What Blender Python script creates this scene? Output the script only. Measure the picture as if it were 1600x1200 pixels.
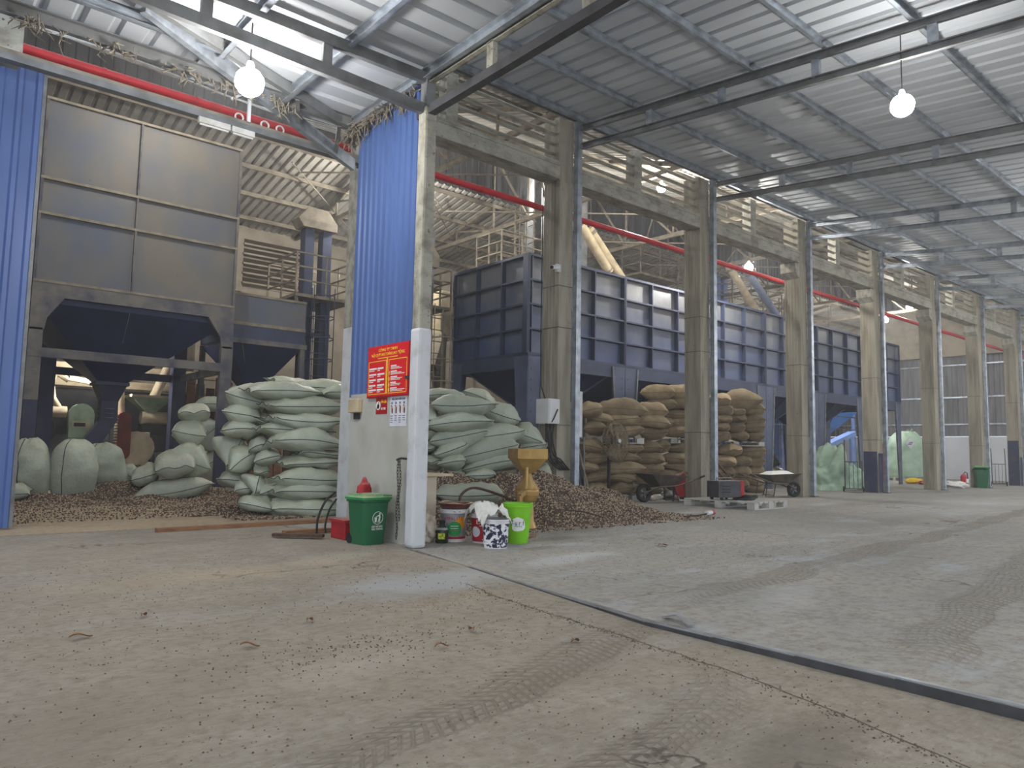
import bpy, bmesh, math, random
import numpy as np
from mathutils import Vector, Matrix, noise, Euler
random.seed(7)
rng = np.random.default_rng(7)
scene = bpy.context.scene
COL = scene.collection
for o in list(bpy.data.objects):
    bpy.data.objects.remove(o, do_unlink=True)
PI = math.pi
R = math.radians

# ------------------------------------------------------------------ camera, sky, exposure
cam_d = bpy.data.cameras.new('camera'); cam = bpy.data.objects.new('camera', cam_d); COL.objects.link(cam)
yaw, pitch, roll = R(40.349), R(5.195), R(1.0926)
fw = Vector((math.sin(yaw)*math.cos(pitch), math.cos(yaw)*math.cos(pitch), math.sin(pitch)))
r0 = Vector((math.cos(yaw), -math.sin(yaw), 0)); u0 = r0.cross(fw)
rt = r0*math.cos(roll) + u0*math.sin(roll); up = u0*math.cos(roll) - r0*math.sin(roll)
M = Matrix((rt, up, -fw)).transposed().to_4x4(); M.translation = (0, 0, 1.05)
cam.matrix_world = M
cam_d.sensor_width = 36; cam_d.sensor_fit = 'HORIZONTAL'; cam_d.lens = 1155.74*36/1600
cam_d.clip_start = .05; cam_d.clip_end = 300
scene.camera = cam
w = bpy.data.worlds.new('world'); scene.world = w; w.use_nodes = True
wb = w.node_tree.nodes['Background']
wb.inputs[0].default_value = (.80, .88, 1, 1); wb.inputs[1].default_value = .62
scene.view_settings.view_transform = 'Standard'; scene.view_settings.look = 'None'
scene.view_settings.gamma = 1; scene.view_settings.use_curve_mapping = False
scene.view_settings.exposure = 1.26
scene.cycles.max_bounces = 5; scene.cycles.diffuse_bounces = 3; scene.cycles.glossy_bounces = 2; scene.cycles.volume_bounces = 0; scene.cycles.adaptive_threshold = .04; scene.cycles.sample_clamp_indirect = 6

# ------------------------------------------------------------------ helpers
def tag(o, label=None, cat=None, group=None, kind=None):
    if label: o['label'] = label
    if cat: o['category'] = cat
    if group: o['group'] = group
    if kind: o['kind'] = kind
    return o
OFF = {}
def thing(name, label, cat, loc=(0, 0, 0), rz=0, group=None, kind=None, rot=None):
    o = bpy.data.objects.new(name, None); COL.objects.link(o)
    o.empty_display_size = .2
    o.location = loc; o.rotation_euler = rot if rot else (0, 0, rz)
    OFF[o.name] = Vector(loc)
    return tag(o, label, cat, group, kind)
def copy_tree(o, parent=None):
    c = o.copy(); COL.objects.link(c)
    if parent: c.parent = parent
    OFF[c.name] = OFF.get(o.name, Vector())
    for ch in list(o.children): copy_tree(ch, c)
    return c

class MB:
    def __init__(s): s.v = []; s.f = []
    def add(s, v, f):
        n = len(s.v); s.v += [tuple(p) for p in v]; s.f += [tuple(i+n for i in q) for q in f]; return s
    def box(s, c, d, rz=0, m=None):
        x, y, z = d[0]/2, d[1]/2, d[2]/2
        v = [Vector((a*x, b*y, e*z)) for e in (-1, 1) for b in (-1, 1) for a in (-1, 1)]
        mm = m if m is not None else Matrix.Rotation(rz, 3, 'Z')
        v = [mm @ p + Vector(c) for p in v]
        return s.add(v, [(0, 2, 3, 1), (4, 5, 7, 6), (0, 1, 5, 4), (2, 6, 7, 3), (0, 4, 6, 2), (1, 3, 7, 5)])
    def bx(s, x0, x1, y0, y1, z0, z1):
        return s.box(((x0+x1)/2, (y0+y1)/2, (z0+z1)/2), (abs(x1-x0), abs(y1-y0), abs(z1-z0)))
    def bar(s, a, b, wd, h, upv=(0, 0, 1)):
        a = Vector(a); b = Vector(b); d = b-a; L = d.length; d.normalize()
        u = Vector(upv)
        if abs(d.dot(u)) > .98: u = Vector((1, 0, 0))
        sd = d.cross(u).normalized(); u = sd.cross(d)
        m = Matrix((d, sd, u)).transposed()
        return s.box((a+b)/2, (L, wd, h), m=m)
    def chan(s, a, b, wd, h, t=.012, upv=(0, 0, 1), lip=1):
        # C section: web and two flanges
        a = Vector(a); b = Vector(b); d = (b-a).normalized(); u = Vector(upv); sd = d.cross(u).normalized(); u = sd.cross(d)
        s.bar(a-sd*wd/2*lip, b-sd*wd/2*lip, t, h, upv)
        for k in (-1, 1): s.bar(a+u*k*(h/2-t/2), b+u*k*(h/2-t/2), wd, t, upv)
        return s
    def tube(s, pts, r, n=8, cap=True, closed=False):
        pts = [Vector(p) for p in pts]; N = len(pts); rr = r if isinstance(r, (list, tuple)) else [r]*N
        base = len(s.v); t0 = (pts[1]-pts[0]).normalized()
        ref = Vector((0, 0, 1)) if abs(t0.z) < .9 else Vector((1, 0, 0))
        nx = t0.cross(ref).normalized()
        for i, p in enumerate(pts):
            if closed: t = (pts[(i+1) % N]-pts[i-1]).normalized()
            else: t = (pts[min(i+1, N-1)]-pts[max(i-1, 0)]).normalized()
            nx = (nx-t*nx.dot(t)).normalized(); ny = t.cross(nx)
            for k in range(n):
                an = 2*PI*k/n; s.v.append(tuple(p+(nx*math.cos(an)+ny*math.sin(an))*rr[i]))
        for i in range(N if closed else N-1):
            j = (i+1) % N
            for k in range(n):
                q = (k+1) % n; s.f.append((base+i*n+k, base+i*n+q, base+j*n+q, base+j*n+k))
        if cap and not closed:
            s.f.append(tuple(base+k for k in range(n))[::-1]); s.f.append(tuple(base+(N-1)*n+k for k in range(n)))
        return s
    def curve(s, pts, r, n=8, sub=6):
        P = [Vector(q) for q in pts]; P = [P[0]*2-P[1]]+P+[P[-1]*2-P[-2]]; out = []
        for i in range(1, len(P)-2):
            a, b, c, d = P[i-1:i+3]
            for k in range(sub):
                t = k/sub; out.append(.5*((2*b)+(c-a)*t+(2*a-5*b+4*c-d)*t*t+(3*b-a-3*c+d)*t**3))
        out.append(P[-2]); return s.tube(out, r, n)
    def lathe(s, prof, c=(0, 0, 0), n=24, m=None, cap=True):
        base = len(s.v); mm = m if m is not None else Matrix.Identity(3); c = Vector(c)
        for r, z in prof:
            for k in range(n):
                an = 2*PI*k/n; s.v.append(tuple(mm @ Vector((r*math.cos(an), r*math.sin(an), z)) + c))
        for i in range(len(prof)-1):
            for k in range(n):
                q = (k+1) % n; s.f.append((base+i*n+k, base+i*n+q, base+(i+1)*n+q, base+(i+1)*n+k))
        if cap:
            s.f.append(tuple(base+k for k in range(n))[::-1]); e = base+(len(prof)-1)*n; s.f.append(tuple(e+k for k in range(n)))
        return s
    def loft(s, rings, cap=True):
        base = len(s.v); n = len(rings[0])
        for r in rings: s.v += [tuple(p) for p in r]
        for i in range(len(rings)-1):
            for k in range(n):
                q = (k+1) % n; s.f.append((base+i*n+k, base+i*n+q, base+(i+1)*n+q, base+(i+1)*n+k))
        if cap:
            s.f.append(tuple(base+k for k in range(n))[::-1]); e = base+(len(rings)-1)*n; s.f.append(tuple(e+k for k in range(n)))
        return s
    def grid(s, fn, nu, nv):
        base = len(s.v)
        for i in range(nu+1):
            for j in range(nv+1): s.v.append(tuple(fn(i/nu, j/nv)))
        for i in range(nu):
            for j in range(nv):
                a = base+i*(nv+1)+j; s.f.append((a, a+nv+1, a+nv+2, a+1))
        return s
    def poly(s, pts, dz):
        # vertical prism of a horizontal polygon
        n = len(pts); top = [Vector(p) for p in pts]; bot = [p+Vector(dz) for p in top]
        b = len(s.v); s.v += [tuple(p) for p in top+bot]
        s.f.append(tuple(b+i for i in range(n))); s.f.append(tuple(b+n+i for i in range(n))[::-1])
        for i in range(n):
            j = (i+1) % n; s.f.append((b+i, b+n+i, b+n+j, b+j))
        return s
    def xf(s, m):
        s.v = [tuple(m @ Vector(p)) for p in s.v]; return s
    def build(s, name, m, parent=None, smooth=False, world=True, bevel=0, ang=40):
        me = bpy.data.meshes.new(name)
        off = Vector()
        if parent and world: off = OFF.get(parent.name, Vector())
        me.from_pydata([tuple(Vector(p)-off) for p in s.v], [], s.f); me.update()
        bm = bmesh.new(); bm.from_mesh(me); bmesh.ops.recalc_face_normals(bm, faces=bm.faces)
        if bevel: bmesh.ops.bevel(bm, geom=bm.edges[:], offset=bevel, segments=2, affect='EDGES', profile=.5, clamp_overlap=True)
        bm.to_mesh(me); bm.free()
        if smooth:
            me.shade_smooth()
            if ang < 180:
                me.set_sharp_from_angle(angle=R(ang))
        me.materials.append(m)
        o = bpy.data.objects.new(name, me); COL.objects.link(o)
        if parent: o.parent = parent
        OFF[o.name] = off
        return o
def inst(src, name, parent, loc=(0, 0, 0), rot=(0, 0, 0)):
    o = bpy.data.objects.new(name, src.data); COL.objects.link(o); o.parent = parent; o.location = loc; o.rotation_euler = rot
    OFF[o.name] = OFF.get(parent.name, Vector())
    return o
def text(body, size, m, matl, parent, name='lettering', ext=.0015, align='CENTER', sx=1, world=True):
    cu = bpy.data.curves.new(name, 'FONT'); cu.body = body; cu.size = size; cu.align_x = align; cu.align_y = 'CENTER'; cu.extrude = ext; cu.resolution_u = 2
    to = bpy.data.objects.new(name, cu); COL.objects.link(to)
    dg = bpy.context.evaluated_depsgraph_get(); me = bpy.data.meshes.new_from_object(to.evaluated_get(dg))
    bpy.data.objects.remove(to, do_unlink=True); bpy.data.curves.remove(cu)
    me.name = name; off = OFF.get(parent.name, Vector()) if parent and world else Vector()
    for v in me.vertices:
        p = v.co.copy(); p.x *= sx; v.co = (m @ p) - off
    me.materials.clear(); me.materials.append(matl)
    o = bpy.data.objects.new(name, me); COL.objects.link(o); o.parent = parent; OFF[o.name] = off
    return o
def frame(o, x, y):
    x = Vector(x).normalized(); y = Vector(y).normalized(); z = x.cross(y)
    m = Matrix((x, y, z)).transposed().to_4x4(); m.translation = Vector(o); return m

# ------------------------------------------------------------------ materials
def lin(c):
    return tuple((x/255/12.92 if x/255 <= .04045 else ((x/255+.055)/1.055)**2.4) for x in c)
class NT:
    def __init__(s, name):
        s.m = bpy.data.materials.new(name); s.m.use_nodes = True; s.t = s.m.node_tree; s.b = s.t.nodes['Principled BSDF']
        s._pos = None
    def n(s, typ, **k):
        nd = s.t.nodes.new(typ)
        for a, v in k.items():
            if hasattr(nd, a): setattr(nd, a, v)
            else: nd.inputs[a].default_value = v
        return nd
    def l(s, a, b): s.t.links.new(a, b)
    def pos(s):
        if s._pos is None: s._pos = s.n('ShaderNodeNewGeometry')
        return s._pos.outputs['Position']
    def nrm(s):
        s.pos(); return s._pos.outputs['Normal']
    def math(s, op, a, b=None, c=None):
        nd = s.n('ShaderNodeMath', operation=op)
        for i, q in enumerate((a, b, c)):
            if q is None: continue
            if isinstance(q, (int, float)): nd.inputs[i].default_value = q
            else: s.l(q, nd.inputs[i])
        return nd.outputs[0]
    def noise(s, scale, detail=5, rough=.55, stretch=None, co=None):
        nd = s.n('ShaderNodeTexNoise', Scale=scale, Detail=detail, Roughness=rough)
        c = co if co is not None else s.pos()
        if stretch:
            mp = s.n('ShaderNodeMapping'); mp.inputs['Scale'].default_value = stretch; s.l(c, mp.inputs[0]); c = mp.outputs[0]
        s.l(c, nd.inputs['Vector']); return nd.outputs[0]
    def ramp(s, x, lo, hi):
        nd = s.n('ShaderNodeMapRange', clamp=True); nd.inputs[1].default_value = lo; nd.inputs[2].default_value = hi
        s.l(x, nd.inputs[0]); return nd.outputs[0]
    def mix(s, f, a, b):
        nd = s.n('ShaderNodeMix', data_type='RGBA')
        if isinstance(f, (int, float)): nd.inputs[0].default_value = f
        else: s.l(f, nd.inputs[0])
        for i, q in ((6, a), (7, b)):
            if isinstance(q, tuple): nd.inputs[i].default_value = (*lin(q), 1)
            else: s.l(q, nd.inputs[i])
        return nd.outputs[2]
    def col(s, c):
        if isinstance(c, tuple): s.b.inputs['Base Color'].default_value = (*lin(c), 1)
        else: s.l(c, s.b.inputs['Base Color'])
    def bump(s, h, strength=.3, dist=.01):
        nd = s.n('ShaderNodeBump', Strength=strength, Distance=dist); s.l(h, nd.inputs['Height']); s.l(nd.outputs[0], s.b.inputs['Normal'])
def mat(name, c, c2=None, scale=4, lo=.4, hi=.65, rough=.6, metal=0, stretch=None, bump=0, bscale=40, bdist=.004, dust=0, dustc=(165, 155, 138), fleck=0, fleckc=(60, 50, 42), vary=0, spec=.4):
    t = NT(name); t.b.inputs['Roughness'].default_value = rough; t.b.inputs['Metallic'].default_value = metal
    t.b.inputs['Specular IOR Level'].default_value = spec
    cc = c
    if c2: cc = t.mix(t.ramp(t.noise(scale, stretch=stretch), lo, hi), c, c2)
    if fleck: cc = t.mix(t.ramp(t.noise(scale*9, detail=3), 1-fleck, 1-fleck+.08), cc, fleckc)
    if dust:
        sp = t.n('ShaderNodeSeparateXYZ'); t.l(t.nrm(), sp.inputs[0])
        a = t.ramp(sp.outputs[2], .25, .8); b = t.ramp(t.noise(6), .25, .6)
        k = t.math('MULTIPLY', t.math('MULTIPLY', a, b), dust); cc = t.mix(k, cc, dustc)
    if vary:
        oi = t.n('ShaderNodeObjectInfo'); hs = t.n('ShaderNodeHueSaturation')
        t.l(t.math('MULTIPLY_ADD', oi.outputs['Random'], vary, 1-vary/2), hs.inputs['Value'])
        if isinstance(cc, tuple): hs.inputs['Color'].default_value = (*lin(cc), 1)
        else: t.l(cc, hs.inputs['Color'])
        cc = hs.outputs[0]
    t.col(cc)
    if bump: t.bump(t.noise(bscale, rough=.6), bump, bdist)
    return t.m
def emit(name, c, s):
    t = NT(name); t.b.inputs['Base Color'].default_value = (*lin(c), 1); t.b.inputs['Emission Color'].default_value = (*lin(c), 1); t.b.inputs['Emission Strength'].default_value = s
    return t.m

m_conc = mat('column concrete', (160, 154, 138), (124, 118, 104), 2.2, .42, .68, .85, stretch=(3, 3, .35), bump=.35, bscale=22, bdist=.01, fleck=.33, fleckc=(84, 78, 66))
m_beam = mat('beam concrete', (168, 166, 154), (122, 118, 106), 3, .42, .7, .85, stretch=(1, 3, 2), bump=.3, bscale=25, bdist=.008, fleck=.36, fleckc=(70, 66, 58), dust=.5)
m_wallc = mat('dusty plaster', (172, 162, 146), (142, 132, 116), 1.5, .4, .7, .9, bump=.2, bscale=15, bdist=.01)
m_galv = mat('galvanised steel', (176, 184, 194), (128, 134, 142), 5, .4, .7, .42, .55, dust=.8, dustc=(140, 134, 124), bump=.05)
m_steel = mat('grey painted steel', (128, 130, 132), (98, 98, 98), 4, .4, .7, .55, .3, dust=.9, dustc=(150, 142, 128))
m_dsteel = mat('dark steel', (84, 84, 88), (62, 61, 62), 5, .4, .7, .5, .4, dust=.7)
m_dusty = mat('dust covered steel', (150, 140, 124), (112, 104, 92), 4, .4, .7, .8, .1, dust=.9, dustc=(178, 166, 146))
m_roof = mat('zinc roof sheet', (206, 210, 216), (182, 187, 194), .8, .35, .7, .5, .04, stretch=(1, .3, 1), vary=.1)
m_roofin = mat('dusty roof sheet', (180, 176, 167), (146, 141, 132), 1.2, .35, .7, .75, .1, vary=.12)
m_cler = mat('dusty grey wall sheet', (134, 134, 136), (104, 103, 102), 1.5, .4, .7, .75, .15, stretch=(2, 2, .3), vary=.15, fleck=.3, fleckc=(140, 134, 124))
m_blue = mat('blue wall sheet', (86, 112, 168), (72, 96, 148), 1.5, .35, .75, .36, .05, stretch=(1, 1, .3), fleck=.24, fleckc=(110, 120, 150), vary=.05)
m_white = mat('white painted concrete', (208, 210, 214), (176, 176, 174), 5, .5, .8, .7, fleck=.32, fleckc=(140, 136, 128), bump=.2, bscale=30)
m_grey = mat('pale grey wall board', (190, 190, 182), (172, 170, 160), 2, .4, .7, .6, fleck=.22, fleckc=(140, 134, 122))
m_silo = mat('dusty blue silo plate', (118, 126, 148), (150, 148, 146), 1.1, .36, .66, .45, .1, fleck=.28, fleckc=(66, 72, 100), vary=.16, dust=.5)
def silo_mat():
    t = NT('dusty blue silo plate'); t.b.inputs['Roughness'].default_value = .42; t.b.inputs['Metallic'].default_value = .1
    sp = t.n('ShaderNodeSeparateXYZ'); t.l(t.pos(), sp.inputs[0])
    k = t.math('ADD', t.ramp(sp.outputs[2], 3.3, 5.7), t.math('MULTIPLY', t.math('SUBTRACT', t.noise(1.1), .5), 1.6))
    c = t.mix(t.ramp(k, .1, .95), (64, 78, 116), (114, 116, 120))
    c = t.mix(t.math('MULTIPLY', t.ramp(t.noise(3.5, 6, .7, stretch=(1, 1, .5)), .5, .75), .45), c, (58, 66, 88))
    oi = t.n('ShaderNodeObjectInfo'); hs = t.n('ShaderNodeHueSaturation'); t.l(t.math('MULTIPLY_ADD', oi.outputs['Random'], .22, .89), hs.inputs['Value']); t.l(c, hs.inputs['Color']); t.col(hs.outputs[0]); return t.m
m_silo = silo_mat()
m_siloleg = mat('bolted leg plate', (88, 96, 122), (70, 77, 100), 2.5, .4, .7, .5, .1, fleck=.26, fleckc=(120, 120, 124))
m_silodk = mat('navy silo steel', (64, 72, 98), (52, 58, 80), 2, .4, .7, .5, .15, dust=.9, dustc=(150, 142, 128), fleck=.26, fleckc=(84, 88, 104))
m_bin = mat('grey blue bin plate', (92, 98, 112), (116, 111, 102), 1.0, .35, .65, .6, .05, stretch=(1, 1, .6), fleck=.3, fleckc=(80, 86, 112), vary=.12)
m_hop = mat('dark blue hopper plate', (32, 42, 84), (26, 33, 64), 1.5, .4, .7, .5, .15, fleck=.22, fleckc=(70, 72, 86))
m_legp = mat('dusty leg steel', (118, 114, 108), (76, 76, 90), 2.5, .4, .65, .7, .1, dust=.8)
m_leg2 = mat('navy leg steel', (52, 54, 80), (66, 66, 84), 3, .4, .7, .6, .1, fleck=.25, fleckc=(110, 106, 100))
m_bluehop = mat('bright blue hopper plate', (44, 128, 226), (60, 146, 238), 2, .4, .7, .45)
m_sack = mat('pale green woven sack', (182, 190, 174), (156, 164, 147), 3.0, .35, .75, .46, bump=.5, bscale=14, bdist=.03, vary=.2, dust=.35, dustc=(176, 168, 140), spec=.5)
m_seam = mat('dark stitching', (58, 62, 54), rough=.9)
m_jute = mat('brown jute', (162, 145, 117), (130, 113, 89), 4, .35, .7, .95, bump=.6, bscale=22, bdist=.02, vary=.45, fleck=.27, fleckc=(112, 90, 62))
m_jseam = mat('jute twine', (96, 76, 50), rough=.95)
m_bean = mat('dried coffee cherry', (112, 92, 78), (58, 48, 43), 60, .4, .6, .7)
m_beanhi = mat('pale husk', (204, 184, 156), (150, 128, 106), 60, .4, .6, .75)
m_red = mat('red pipe paint', (206, 34, 48), (176, 28, 40), 4, .4, .7, .4, dust=.9, dustc=(196, 150, 140))
m_sign = mat('red sign board', (222, 38, 46), rough=.35)
m_signd = mat('deep red sign', (176, 28, 34), rough=.4)
m_yel = mat('yellow print', (250, 214, 70), rough=.5)
m_wht = mat('white print', (240, 240, 238), rough=.5)
m_paper = mat('white poster paper', (226, 228, 236), (212, 214, 222), 8, rough=.5)
m_ink = mat('black ink', (30, 30, 36), rough=.6)
m_inkb = mat('blue grey ink', (96, 104, 140), rough=.6)
m_skin = mat('printed skin tone', (214, 170, 150), rough=.6)
m_green = mat('green bin plastic', (36, 104, 66), (42, 92, 64), 2.5, .45, .75, .42, dust=.9, dustc=(158, 168, 128))
m_greenl = mat('green bin lid plastic', (50, 150, 84), (40, 128, 72), 3, .4, .7, .4, dust=.8, dustc=(170, 176, 140))
m_lime = mat('lime bucket plastic', (132, 206, 40), (118, 192, 34), 3, .4, .7, .32)
m_bucket = mat('white bucket plastic', (222, 222, 224), (200, 200, 200), 6, .5, .75, .4, dust=.4)
m_silverlab = mat('grey bucket label', (158, 160, 166), (126, 128, 134), 8, .4, .6, .4)
m_redlab = mat('crimson bucket label', (182, 22, 44), (160, 18, 38), 8, .4, .6, .35)
m_spat = mat('paint spattered label', (232, 232, 236), (34, 34, 66), 22, .47, .51, .45)
m_glab = mat('green print', (40, 150, 80), rough=.45)
m_olab = mat('orange print', (236, 160, 30), rough=.45)
m_brown = mat('brown basin plastic', (112, 56, 50), (92, 48, 44), 6, .4, .7, .45, dust=.6)
m_cloth = mat('white cloth', (218, 217, 212), (190, 188, 182), 8, .45, .75, .9, bump=.2, bscale=80)
m_bottle = mat('dark green bottle glass', (30, 44, 30), (42, 54, 36), 10, .4, .6, .2)
m_ylab = mat('yellow label', (214, 214, 60), (120, 150, 40), 30, .5, .6, .5)
m_gold = mat('yellow brass paint', (186, 152, 88), (162, 128, 70), 5, .4, .7, .38, .25, dust=.4)
m_wood = mat('worn timber', (150, 112, 82), (112, 80, 56), 5, .4, .7, .8, stretch=(1, 8, 8), bump=.2)
m_wooddk = mat('dark timber', (92, 70, 56), (64, 48, 40), 5, .4, .7, .85, stretch=(6, 6, 1))
m_cab = mat('beige cabinet board', (196, 184, 164), (180, 168, 148), 3, .4, .7, .6)
m_plbag = mat('cloudy plastic bag', (206, 196, 180), (160, 142, 124), 9, .4, .65, .35, bump=.5, bscale=30, bdist=.02)
m_chain = mat('rusty chain steel', (84, 78, 74), (60, 54, 50), 40, .4, .6, .5, .5)
m_pallet = mat('white pallet plastic', (206, 206, 202), (170, 168, 160), 3, .4, .7, .55, dust=.6)
m_black = mat('black rubber', (26, 26, 27), (38, 37, 36), 12, .4, .6, .75)
m_cable = mat('black cable', (34, 33, 34), rough=.6)
m_rust = mat('worn barrow steel', (74, 70, 66), (104, 92, 78), 8, .4, .7, .7, .3, dust=.8)
m_redm = mat('faded red machine paint', (180, 34, 44), (150, 30, 38), 6, .4, .7, .5, dust=.6)
m_elbox = mat('light grey enclosure', (208, 208, 210), (196, 196, 198), 3, rough=.4)
m_fan = mat('dusty fan wire', (158, 144, 118), (122, 110, 90), 20, .4, .6, .7, .3)
m_fanb = mat('dusty fan blade', (136, 124, 100), (110, 100, 82), 10, .4, .6, .7, .1)
m_net = mat('green woven bulk bag', (164, 190, 168), (140, 168, 148), 4, .4, .7, .6, bump=.4, bscale=25, bdist=.03)
m_jumbo = mat('mint bulk bag fabric', (182, 208, 186), (158, 186, 164), 3, .4, .7, .6, bump=.3, bscale=20, bdist=.02)
m_cream = mat('cream machine paint', (204, 188, 156), (174, 158, 128), 4, .4, .7, .7, dust=.6)
m_mint = mat('pale green guard paint', (156, 176, 146), (126, 146, 118), 3, .42, .62, .6, fleck=.28, fleckc=(84, 106, 76))
m_rguard = mat('red brown guard', (124, 58, 48), (100, 52, 42), 6, .4, .7, .8)
m_dark = mat('dark machine steel', (54, 52, 52), (40, 38, 38), 4, .4, .7, .7, dust=.6)  # dark steel tone, varied at random, dusty on upward faces
m_cobweb = mat('dusty cobweb', (140, 132, 118), (112, 104, 92), 20, rough=1)
m_navyp = mat('navy paint patch', (52, 56, 84), (84, 80, 76), 3, .5, .75, .8)
m_lwall = mat('white plastered wall', (212, 214, 222), (200, 202, 208), 1.2, .4, .7, .8)
m_bulb = emit('lit lamp', (255, 252, 244), 60)
m_lblue = mat('pale blue steel', (120, 146, 206), (104, 130, 190), 3, rough=.5)
m_yellowp = mat('yellow rag', (226, 190, 40), rough=.8)
m_tube = mat('unlit tube fitting', (222, 222, 216), (196, 194, 186), 6, rough=.5, dust=.6)

m_crumb = mat('concrete crumbs', (120, 108, 92), (92, 80, 68), 30, .4, .6, 1)
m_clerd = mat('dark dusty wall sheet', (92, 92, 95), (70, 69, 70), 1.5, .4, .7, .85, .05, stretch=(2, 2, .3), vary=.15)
m_bpipe = mat('pale blue grey pipe paint', (140, 152, 182), (120, 132, 160), 3, rough=.5)

# ------------------------------------------------------------------ floor
def floor_mat(name, base, alt, blue=0, tracks=(), stains=()):
    t = NT(name); t.b.inputs['Roughness'].default_value = .8; t.b.inputs['Specular IOR Level'].default_value = .25
    n1 = t.noise(.45, 4); n2 = t.noise(2.3, 8, .65); n3 = t.noise(14, 6, .7)
    c = t.mix(t.ramp(n1, .35, .68), base, alt)
    c = t.mix(t.math('MULTIPLY', t.ramp(n2, .42, .72), .55), c, (170, 163, 150))
    c = t.mix(t.math('MULTIPLY', t.ramp(n3, .46, .66), .6), c, (112, 103, 90))
    c = t.mix(t.math('MULTIPLY', t.ramp(t.noise(.9, 5, .7, stretch=(.5, 1.3, 1)), .55, .72), blue), c, (176, 184, 192))
    c = t.mix(t.math('MULTIPLY', t.ramp(t.noise(30, 4, .75, stretch=(.35, 1.6, 1)), .5, .8), .4), c, (190, 184, 172))
    c = t.mix(t.ramp(t.noise(48, 2), .68, .74), c, (84, 70, 56))
    for (sx, sy, rx, ry, ang, cc, am) in stains:
        ca, sa = math.cos(ang), math.sin(ang); sp0 = t.n('ShaderNodeSeparateXYZ'); t.l(t.pos(), sp0.inputs[0])
        dx, dy = t.math('SUBTRACT', sp0.outputs[0], sx), t.math('SUBTRACT', sp0.outputs[1], sy)
        a_ = t.math('ADD', t.math('MULTIPLY', dx, ca/rx), t.math('MULTIPLY', dy, sa/rx)); b_ = t.math('ADD', t.math('MULTIPLY', dx, -sa/ry), t.math('MULTIPLY', dy, ca/ry))
        d_ = t.math('SQRT', t.math('ADD', t.math('MULTIPLY', a_, a_), t.math('MULTIPLY', b_, b_)))
        d_ = t.math('ADD', d_, t.math('MULTIPLY', t.math('SUBTRACT', t.noise(2.6, 6, .65), .5), 1.5))
        c = t.mix(t.math('MULTIPLY', t.ramp(d_, 1.25, .55 if am > .5 else .1), am*.8), c, cc)
    h = t.math('ADD', t.math('MULTIPLY', n2, .6), t.math('MULTIPLY', n3, .5))
    sp = t.n('ShaderNodeSeparateXYZ'); t.l(t.pos(), sp.inputs[0]); X, Y = sp.outputs[0], sp.outputs[1]
    wob = t.math('MULTIPLY', t.math('SUBTRACT', t.noise(.8, 2), .5), .5)
    for (x0, y0, x1, y1, hw, fq) in tracks:
        d = Vector((x1-x0, y1-y0)); L = d.length; d /= L
        al = t.math('ADD', t.math('MULTIPLY', t.math('SUBTRACT', X, x0), d.x), t.math('MULTIPLY', t.math('SUBTRACT', Y, y0), d.y))
        ac = t.math('ADD', t.math('ADD', t.math('MULTIPLY', t.math('SUBTRACT', X, x0), -d.y), t.math('MULTIPLY', t.math('SUBTRACT', Y, y0), d.x)), wob)
        ab = t.math('ABSOLUTE', ac)
        mask = t.math('MULTIPLY', t.ramp(ab, hw, hw*.8), t.math('MULTIPLY', t.ramp(al, 0, .8), t.ramp(al, L, L-1.5)))
        mask = t.math('MULTIPLY', mask, t.ramp(n2, .22, .5))
        chev = t.math('SINE', t.math('MULTIPLY', t.math('ADD', al, t.math('MULTIPLY', ab, .8)), fq))
        groove = t.ramp(t.math('SINE', t.math('MULTIPLY', ac, 130)), .2, .9)
        tread = t.math('MULTIPLY', t.math('MAXIMUM', t.ramp(chev, .1, .9), t.math('MULTIPLY', groove, .7)), mask)
        c = t.mix(t.math('MULTIPLY', tread, .5), c, (108, 100, 88))
        c = t.mix(t.math('MULTIPLY', mask, .16), c, (132, 123, 108))
        h = t.math('SUBTRACT', h, t.math('MULTIPLY', tread, .7))
    cr = t.n('ShaderNodeTexVoronoi', feature='DISTANCE_TO_EDGE'); cr.inputs['Scale'].default_value = .42
    wv = t.n('ShaderNodeVectorMath', operation='ADD'); t.l(t.pos(), wv.inputs[0]); ns = t.n('ShaderNodeTexNoise', Scale=2.2, Detail=6); t.l(t.pos(), ns.inputs['Vector']); t.l(ns.outputs[1], wv.inputs[1]); t.l(wv.outputs[0], cr.inputs['Vector'])
    ck = t.math('MULTIPLY', t.ramp(cr.outputs['Distance'], .008, .002), t.ramp(t.noise(.5, 2), .5, .62))
    c = t.mix(t.math('MULTIPLY', ck, .75), c, (66, 58, 50)); h = t.math('SUBTRACT', h, t.math('MULTIPLY', ck, .6))
    t.col(c); t.bump(h, .6, .025); return t.m
TR = [(-.5, 1.75, 4.6, 3.3, .16, 95), (.3, 1.1, 3.6, 2.3, .16, 95), (4.0, 3.25, 22, 5.4, .2, 75), (3.75, 1.55, 14, 3.2, .22, 75), (3.8, .9, 12, 1.9, .22, 75), (-4, 5.0, 3.2, 4.3, .3, 60)]
STA = [(2.62, 1.42, .42, .16, .2, (108, 101, 90), .75), (3.4, 5.0, .85, .42, .1, (168, 172, 176), .8), (3.4, 6.6, .6, .25, .3, (176, 168, 152), .6), (1.9, 3.3, .5, .25, .2, (178, 172, 160), .5), (2.3, 6.2, 1.6, .4, .0, (178, 160, 134), .5), (.6, 3.2, .9, .5, .4, (128, 118, 104), .5), (2.6, 2.6, .8, .12, .25, (122, 112, 98), .6)]
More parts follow.
